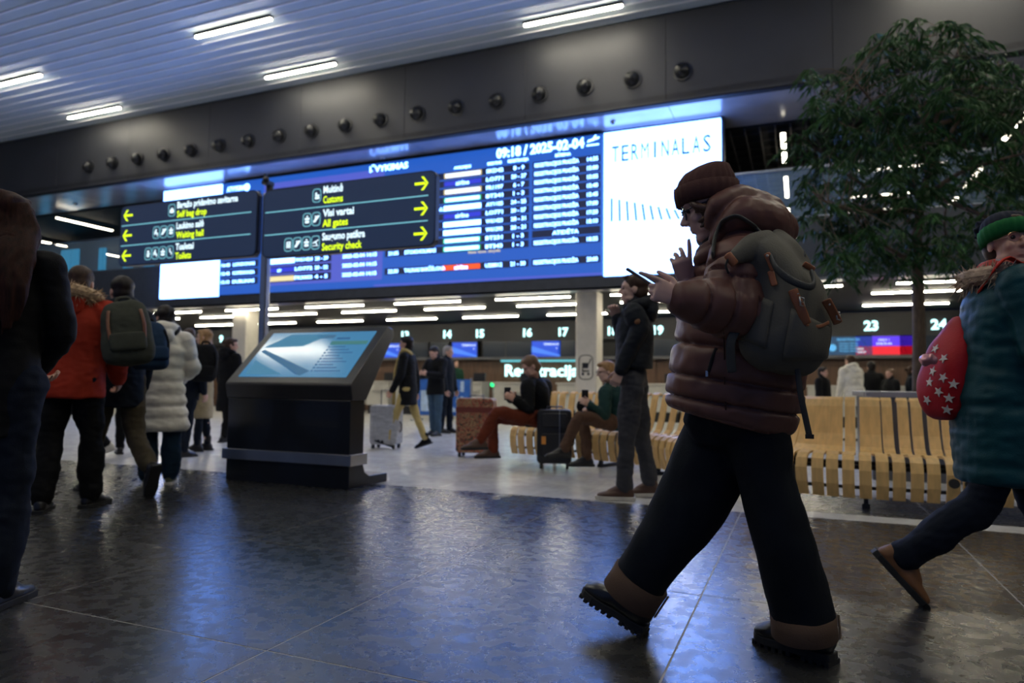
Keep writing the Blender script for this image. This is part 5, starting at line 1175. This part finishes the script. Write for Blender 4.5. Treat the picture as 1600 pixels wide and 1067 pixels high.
def pillow(q, S, amp, co):
    for a_, b_ in zip(S, S[1:]):
        if a_ <= q < b_:
            x = abs(2*(q-a_)/(b_-a_)-1); n1 = noise.noise(V((co.x*22, co.y*22, co.z*6))); n2 = noise.noise(V((co.x*9, co.y*9, co.z*9+3)))
            return amp*(1-x**5)*(1+.35*n2) - amp*.55*math.exp(-((1-x)/.10)**2) + .010*n1*x**2
    return 0
def puffer(co, no):
    best = 9; tt = 0; acc = 0
    for a_, b_ in zip(armL, armL[1:]):
        d = b_-a_; L_ = d.length; u_ = max(0, min(1, (co-a_).dot(d)/L_**2)); ds = (a_+d*u_-co).length
        if ds < best: best = ds; tt = acc+u_*L_
        acc += L_
    base_ = .007*noise.noise(co*5) + .0035*noise.noise(co*24)
    if best < .112 and co.y < 2.55: return base_ + pillow(tt, AS, .012, co)
    return base_ + pillow(co.z + (co.x-J['neck'].x)*tilt, ZS, .017, co)
put('puffer_jacket', remesh(g, .006, 2, puffer), MB_, t, smooth=True)
# hem drawcord rim and dark collar lining
Th = (a(1145, 617, 2.52)-a(1136, 652, 2.52)).normalized(); fh_ = l.cross(Th).normalized(); hc = a(1136, 652, 2.52)
rim = [hc + l*.185*math.cos(q) + fh_*.21*math.sin(q) for q in [6.2832*i/40 for i in range(41)]]
put('hem_rim', G().tube(rim, [.013]*41, n=10, round_=False), MB_, t, smooth=True)
# upturned collar with dark edge
g = G(); cc = a(1132, 380, 2.52)
col = []
for i in range(25):
    q = math.pi*(-.75 + 1.5*i/24); col.append(cc + hf*.088*math.cos(q) + l*.10*math.sin(q) + u*(-.015-.03*math.cos(q)))
g.tube([p - u*.02 for p in col], [.022]*25, n=12, round_=True); g.tube([p + u*.012 for p in col], [.014]*25, n=12); put('collar', remesh(g, .006, 1, pw), MB_, t, smooth=True)
g = G().tube([cc + (p-cc)*.86 + u*.028 for p in col], [.011]*25, n=10); put('collar_lining', g, C('collar_dark', (.012, .008, .009), .6), t, smooth=True)
# hood: two thick padded rolls heaped behind the head
g = G()
g.tube([a(1107, 352, 2.42), a(1115, 325, 2.40), a(1136, 314, 2.42), a(1163, 311, 2.46), a(1184, 322, 2.52), a(1180, 324, 2.62), a(1150, 320, 2.68), a(1120, 330, 2.66), a(1105, 355, 2.62)], [.020, .034, .044, .052, .056, .054, .046, .036, .026], n=18, sub=5)
g.tube([a(1120, 372, 2.42), a(1140, 350, 2.38), a(1170, 338, 2.38), a(1200, 346, 2.42), a(1214, 360, 2.52), a(1200, 350, 2.64), a(1160, 345, 2.70)], [.03, .05, .068, .075, .075, .07, .055], n=18, sub=5)
g.ell(a(1180, 340, 2.52), (.115, .15, .085)); g.ell(a(1203, 368, 2.50), (.085, .12, .075)); g.tube([a(1218, 350, 2.5), a(1222, 390, 2.5)], [.05, .03], n=14)
put('hood', remesh(g, .0065, 1, pw), MB_, t, smooth=True)
# zip pocket and zip
# wide jeans
g = G(); g.tube([a(1150, 650, 2.46), a(1150, 650, 2.58)], .12, n=20); g.tube([a(1150, 610, 2.51), a(1150, 660, 2.51)], [(.13, .17), (.13, .19)], n=24, side=l)
g.tube([a(1175, 655, 2.44), a(1188, 710, 2.43), a(1198, 757, 2.42), a(1227, 860, 2.41), a(1250, 940, 2.42), a(1256, 976, 2.42)], [(.10, .115), (.10, .108), (.095, .093), (.105, .100), (.108, .102), (.108, .100)], n=28, side=l, sub=5, round_=False)
g.tube([a(1138, 655, 2.58), a(1120, 700, 2.59), a(1090, 762, 2.61), a(1062, 815, 2.63), a(1022, 872, 2.66), a(994, 914, 2.68)], [(.10, .135), (.105, .14), (.11, .137), (.11, .128), (.11, .112), (.108, .104)], n=28, side=l, sub=5, round_=False)
put('wide_jeans', remesh(g, .009, 2, lambda co, no: .016*noise.noise(V((co.x*7, co.y*5, co.z*3))) + .005*noise.noise(V((co.x*18, co.y*18, co.z*10)))), MJ, t, smooth=True)
for p, q, r in ((a(1254, 958, 2.42), a(1257, 993, 2.42), .109), (a(1003, 902, 2.675), a(983, 933, 2.69), .112)):
    g = G(); ax_ = (q-p); sd = l; A = sd - ax_.normalized()*sd.dot(ax_.normalized()); A.normalize(); B = ax_.normalized().cross(A); n_ = 40; rs = []
    for k_, rr_ in ((0, r*.97), (.02, r*1.04), (.5, r*1.03), (.97, r*1.045), (1.0, r*1.03), (1.0, r*.95), (.5, r*.93), (0.0, r*.93)):
        rs.append([p + ax_*k_ + A*math.cos(6.2832*j/n_)*rr_ + B*math.sin(6.2832*j/n_)*rr_*.97 for j in range(n_)])
    rs.append(rs[0]); g.rings(rs, False, False); put('rolled_cuff', g, MCUF, t, smooth=True)
    e_ = p + ax_*.5 + B*0; put('cuff_seam', G().tube([p - B*(r*1.05)*math.copysign(1, B.dot(FH)), q - B*(r*1.05)*math.copysign(1, B.dot(FH))], .004, n=6), C('seam_tan', (.20, .14, .09)), t)
# lug-soled boots
def boot(heel, toe, ankle, upv, nm='boot'):
    td = (toe-heel); L = td.length; td.normalize(); fu = (upv - td*upv.dot(td)).normalized(); sl = fu.cross(td); b = heel
    P = lambda x, z, y=0: b + td*x*L + fu*z + sl*y
    g = G(); g.tube([P(.12, .075), P(.34, .080), P(.58, .070), P(.80, .058), P(.93, .048)], [(.044, .052), (.046, .058), (.049, .044), (.050, .034), (.036, .022)], n=20, side=sl, sub=4)
    g.tube([P(.18, .06), P(.20, .15), ankle], [(.046, .056), (.045, .055), (.045, .055)], n=18, side=sl, sub=2)
    put('boot', remesh(g, .006, 1, wrinkle(.006, 22)), MBT, t, smooth=True)
    out = [(-.01, .0), (0, .036), (.15, .043), (.40, .040), (.60, .046), (.80, .050), (.95, .036), (1.02, .012), (1.02, -.012), (.95, -.036), (.80, -.048), (.60, -.044), (.40, -.036), (.15, -.038), (0, -.034)]
    g = G(); poly = [(x*L, y) for x, y in out]
    if td.cross(sl).dot(fu) > 0: g.prism(poly, b, td, sl, .012, .042)
    else: g.prism([(x, -y) for x, y in poly], b, td, -sl, .012, .042)
    put('welted_sole', g, M_RUBBER, t, bevel=.004)
    g = G(); Mx = Matrix((td, sl, fu)).transposed()
    for i in range(11):
        x = (.02 + .096*i)
        if .36 < x < .48: continue
        g.box(b + td*x*L + fu*(.008), (.016, .088 if x < .9 else .06, .018), M=Mx)
    g.box(b + td*.17*L + fu*.014, (.085, .08, .02), M=Mx)
    put('lug_tread', g, M_RUBBER, t, bevel=.002)
    g = G()
    for i in range(5):
        x = .34 + .075*i; z = .135 - .014*i
        g.tube([P(x, z-.004, -.03), P(x+.01, z+.004, 0), P(x, z-.004, .03)], .004, n=6, sub=3)
    g.tube([P(.36, .15, 0), P(.42, .155, .03), P(.38, .15, .045)], .003, n=5, sub=3); put('laces', g, M_BLACK, t, smooth=True)
hb = onz(1303, 1040); tb = onz(1182, 1002)
boot(V((hb.x, hb.y, 0.0)), V((tb.x, tb.y, 0.0)), a(1260, 985, 2.42), u)
hb = onz(1006, 992); tdir = a(916, 934, 2.80)
boot(V((hb.x, hb.y, .0)), hb + (tdir-hb).normalized()*.285, a(990, 925, 2.69), u)
# ribbed beanie and curly hair
beanie(t, {'H': 1.70*1.0, 'head': J['head']+J['hu']*.012+J['hf']*.002, 'hf': J['hf'], 'hl': J['hl'], 'hu': J['hu']}, MH, 0, slouch=.01)
g = G(); rn = random.Random(11); c = J['head']; k = .96
P = lambda x, y, z: c + J['hf']*x*k + J['hl']*y*k + J['hu']*z*k
g.ell(P(-.05, 0, .01), (.075, .078, .085), Matrix((J['hf'], J['hl'], J['hu'])).transposed())
for s in (-1, 1):
    for i in range(15):
        x, z = rn.uniform(-.04, .052), rn.uniform(-.075, .022); r_ = .013
        q0 = P(x, s*(.078+rn.uniform(-.004, .008)), z); pts = []
        for j in range(8): an_ = j*1.3 + i; pts.append(q0 + J['hf']*math.cos(an_)*r_*.9 + J['hu']*(math.sin(an_)*r_*.6 - j*.004) + J['hl']*s*.004*math.sin(an_*1.7))
        g.tube(pts, .0065, n=6, sub=2)
    g.tube([P(.060, s*.058, .045), P(.055, s*.074, .015), P(.030, s*.084, -.01), P(.0, s*.085, -.03)], [.010, .014, .015, .012], n=8, sub=3)
put('curly_hair', remesh(g, .0045, 1), mat('hair_auburn_dark', (.075, .035, .02), .4, var=.4, vs=30, bump=.4, bs=150), t, smooth=True)
# glasses
g = G(); gl = G()
for s in (-1, 1):
    q = P(.098, s*.033, .008); n_ = 24
    ringp = [q + (J['hl']*math.cos(6.2832*i/n_)*.026 + J['hu']*math.sin(6.2832*i/n_)*.024) - J['hf']*(.004*abs(math.cos(6.2832*i/n_))) for i in range(n_+1)]
    g.tube(ringp, .0022, n=6, round_=False); g.tube([q+J['hl']*s*.026, P(.04, s*.076, .012), P(-.01, s*.082, .006)], .0022, n=6, sub=2); gl.add(ringp[:-1]+[q], [(i, (i+1) % n_, n_) for i in range(n_)])
g.tube([P(.100, -.008, .012), P(.104, 0, .014), P(.100, .008, .012)], .002, n=6)
o = put('glasses', g, M_BLKMETAL, t, smooth=True); put('lens', gl, mat('lens', (.6, .7, .8), .03, var=0, alpha=.25), o)
# pocket zip, seams
bvj = None
def bvh_of(objs):
    vs, fs = [], []
    for o in objs:
        off = V(o['_o']); b0 = len(vs); vs += [v.co + off for v in o.data.vertices]; fs += [tuple(i+b0 for i in p.vertices) for p in o.data.polygons]
    return BVHTree.FromPolygons(vs, fs)
kids = {o.name.split('.')[0]: o for o in t.children}
bvj = bvh_of([kids['puffer_jacket'], kids['hood']])
def on(bv, pts, lift=.003):
    out = []
    for x, y in pts:
        h_, no, _, _ = hitpx(bv, x, y)
        if h_ is not None: out.append(h_ + no*lift if no.dot(ray(x, y)) < 0 else h_ - no*lift)
    return out
def ribbon(bv, pts, wd, th, m, nm, par, lift=.004, sub=3, nmx=None):
    Q = on(bv, pts, lift)
    if len(Q) < 2: return None
    sd = (Q[-1]-Q[0]).normalized().cross(-ray(*pts[0]).normalized()).normalized()
    return put(nm, G().tube(Q, [(wd, th)]*len(Q), n=8, side=sd, sub=sub), m, par, smooth=True)
ribbon(bvj, [(1119, 545), (1113, 560), (1108, 580)], .006, .003, M_BLACK, 'pocket_zip', t, .002)
ribbon(bvj, [(1131, 520), (1132, 560), (1132, 600), (1134, 640)], .0022, .0022, C('seam_brown', (.05, .024, .018)), 'side_seam', t, .0)
put('zip_pull', G().box(on(bvj, [(1106, 583)], .006)[0], (.008, .006, .02)), M_STEEL, t)
# ---- phone
pc_ = (a(984, 424, 2.25)+a(1036, 458, 2.25))/2; ln = (a(1040, 461, 2.235)-a(983, 424, 2.265)).normalized(); wdv = (FH*.95 + u*.35); wdv = (wdv - ln*wdv.dot(ln)).normalized(); nrm = ln.cross(wdv)
tph = thing('mobile_phone', 'dark phone with a pale edge held in the hand of the woman in brown', 'phone', pc_); Mp = Matrix((ln, wdv, nrm)).transposed()
if nrm.z < 0: nrm = -nrm
pc_ = pc_ - nrm*-.004
put('case', G().box(pc_, (.150, .074, .009), M=Mp), mat('phone_case', (.10, .075, .06), .35, .3), tph, bevel=.003)
put('screen', G().box(pc_+nrm*.005, (.142, .068, .001), M=Mp), mat('phone_glass', (.008, .008, .01), .08, var=0), tph)
# ---- backpack
MP = mat('pack_canvas', (.115, .108, .085), .75, var=.12, vs=9, bump=.25, bs=160); MPD = mat('pack_webbing', (.030, .034, .036), .7, bump=.3, bs=200); ML = mat('tan_leather', (.36, .13, .055), .42, var=.15, vs=12, bump=.15, bs=60)
nP = (RH*.72 - FH*.66 + u*.12).normalized(); sP = (-RH*.66 - FH*.72).normalized()
tb_ = thing('backpack', 'olive canvas backpack with tan leather straps on the back of the woman in brown', 'backpack', a(1225, 580, 2.30))
g = G(); S = [((1220, 581), .08, .06), ((1221, 570), .125, .09), ((1223, 545), .158, .118), ((1227, 505), .165, .122), ((1226, 462), .155, .115), ((1220, 425), .145, .085), ((1212, 398), .145, .058), ((1204, 380), .14, .036), ((1198, 370), .13, .022)]
g.tube([a(x, y, 2.30) for (x, y), _, _ in S], [(r1, r2) for _, r1, r2 in S], n=40, side=sP, sub=5, sup=.72, round_=False)
g.tube([a(1200, 385, 2.28), a(1172, 388, 2.22), a(1150, 400, 2.19), a(1143, 408, 2.18)], [(.05, .035), (.04, .028), (.026, .016), (.012, .010)], n=14, sub=4)
g.tube([a(1175, 400, 2.24), a(1185, 450, 2.26)], [.03, .06], n=14)
ob = put('bag_body', remesh(g, .0065, 2, lambda co, no: .013*noise.noise(co*7) + .006*noise.noise(V((co.x*15, co.y*15, co.z*8)))), MP, tb_, smooth=True)
bvp = bvh_of([ob])
# bulging front pocket and side pocket
def patch(pts, nm, m, th=.010, grow=.012, res=7):
    """cloth panel lying on the bag: polygon in picture measure, laid on the surface"""
    n_ = res; g = G(); (x0, y0), (x1, y1), (x2, y2), (x3, y3) = pts; top, bot = [], []
    for i in range(n_+1):
        for j in range(n_+1):
            u_, v_ = i/n_, j/n_; x = (x0*(1-u_)+x1*u_)*(1-v_)+(x3*(1-u_)+x2*u_)*v_; y = (y0*(1-u_)+y1*u_)*(1-v_)+(y3*(1-u_)+y2*u_)*v_
            h_, no, _, _ = hitpx(bvp, x, y)
            if h_ is None: h_, no, _, _ = bvp.find_nearest(a(x, y, 2.3))
            bl = grow*math.sin(math.pi*u_)**.5*math.sin(math.pi*v_)**.5
            top.append(h_ + no*(th+bl)); bot.append(h_ - no*.006)
    N = n_+1; fs = []
    for i in range(n_):
        for j in range(n_):
            q = i*N+j; fs.append((q, q+1, q+N+1, q+N)); fs.append((q+N*N, q+N+N*N, q+N+1+N*N, q+1+N*N))
    for i in range(n_):
        for q0, q1 in ((i, i+1), (n_*N+i, n_*N+i+1), (i*N, (i+1)*N), (i*N+n_, (i+1)*N+n_)): fs.append((q0, q1, q1+N*N, q0+N*N))
    g.add(top+bot, fs); return put(nm, g, m, tb_, smooth=True)
patch([(1236, 482), (1296, 512), (1290, 560), (1222, 562)], 'front_pocket', MP, .008, .014, 9)
patch([(1180, 458), (1209, 472), (1196, 545), (1157, 528)], 'side_pocket', MP, .006, .008)
for pts in ([(1236, 456), (1241, 470), (1248, 488), (1253, 505)], [(1281, 470), (1291, 488), (1299, 505), (1301, 528)]): ribbon(bvp, pts, .0145, .003, ML, 'leather_strap', tb_, .020)
ribbon(bvp, [(1253, 506), (1270, 509), (1286, 503)], .006, .002, ML, 'leather_trim', tb_, .019)
for pts in ([(1198, 397), (1204, 410), (1209, 422)], [(1205, 424), (1208, 436), (1211, 446)], [(1253, 415), (1262, 420), (1268, 424)]): ribbon(bvp, pts, .010, .003, ML, 'leather_tab', tb_, .008)
put('leather_tab', G().tube([a(1137, 398, 2.165), a(1148, 412, 2.165)], [(.014, .005)]*2, n=8, side=RH), ML, tb_, smooth=True)
put('zip_cord', G().tube([a(1138, 404, 2.165), a(1134, 415, 2.16), a(1138, 426, 2.16)], .004, n=6, sub=2), M_BLACK, tb_, smooth=True)
for x, y in ((1247, 474), (1296, 494)):
    h_ = on(bvp, [(x, y)], .026)
    if h_:
        q = h_[0]; aa, bb = sP, sP.cross(nP).normalized(); g = G(); g.tube([q+aa*.017+bb*.013, q-aa*.017+bb*.013, q-aa*.017-bb*.013, q+aa*.017-bb*.013, q+aa*.017+bb*.013], .0028, n=6, round_=False); g.tube([q+aa*.017, q-aa*.012], .002, n=6); put('buckle', g, M_STEEL, tb_, smooth=True)
for x, y in ((1242, 462), (1285, 476), (1199, 400), (1266, 421)):
    h_ = on(bvp, [(x, y)], .022 if y > 450 else .012)
    if h_: put('rivet', G().ell(h_[0], .0045), M_STEEL, tb_, smooth=True)
# top carry handles and shoulder straps
g = G().tube([a(1203, 398, 2.19), a(1212, 418, 2.10), a(1234, 437, 2.06), a(1262, 448, 2.06), a(1272, 443, 2.10), a(1268, 425, 2.16)], [(.011, .006)]*6, n=10, sub=5, side=u); put('carry_handle', g, MPD, tb_, smooth=True)
g = G().tube([a(1193, 376, 2.24), a(1210, 395, 2.24), a(1232, 408, 2.26), a(1250, 410, 2.28), a(1256, 398, 2.32), a(1246, 390, 2.36)], [(.012, .007)]*6, n=10, sub=5, side=u); put('carry_handle', g, MPD, tb_, smooth=True)
ptsS = [(1196, 372), (1182, 356), (1168, 345), (1152, 339), (1138, 342), (1128, 351)]
Q = on(bvj, ptsS[1:], .010); Q = [a(1200, 378, 2.26)] + Q + [a(1117, 372, 2.34)] + on(bvj, [(1116, 400)], .006)
put('shoulder_strap', G().tube(Q, [(.020, .006)]*len(Q), n=10, side=l, sub=4), mat('strap_olive_light', (.075, .078, .068), .7, bump=.3, bs=200), tb_, smooth=True)
put('webbing_strap', G().tube([a(1160, 500, 2.22), a(1143, 530, 2.19), a(1142, 560, 2.19), a(1144, 581, 2.19)], [(.015, .0025)]*4, n=8, side=RH, sub=3), MPD, tb_, smooth=True)
put('webbing_strap', G().tube([a(1246, 572, 2.22), a(1250, 610, 2.2), a(1258, 650, 2.2), a(1265, 682, 2.2)], [(.010, .0025)]*4, n=8, side=RH, sub=3), MPD, tb_, smooth=True)
put('strap_end', G().box(a(1265, 682, 2.2), (.026, .008, .014)), M_RUBBER, tb_)
bpy.context.view_layer.update()
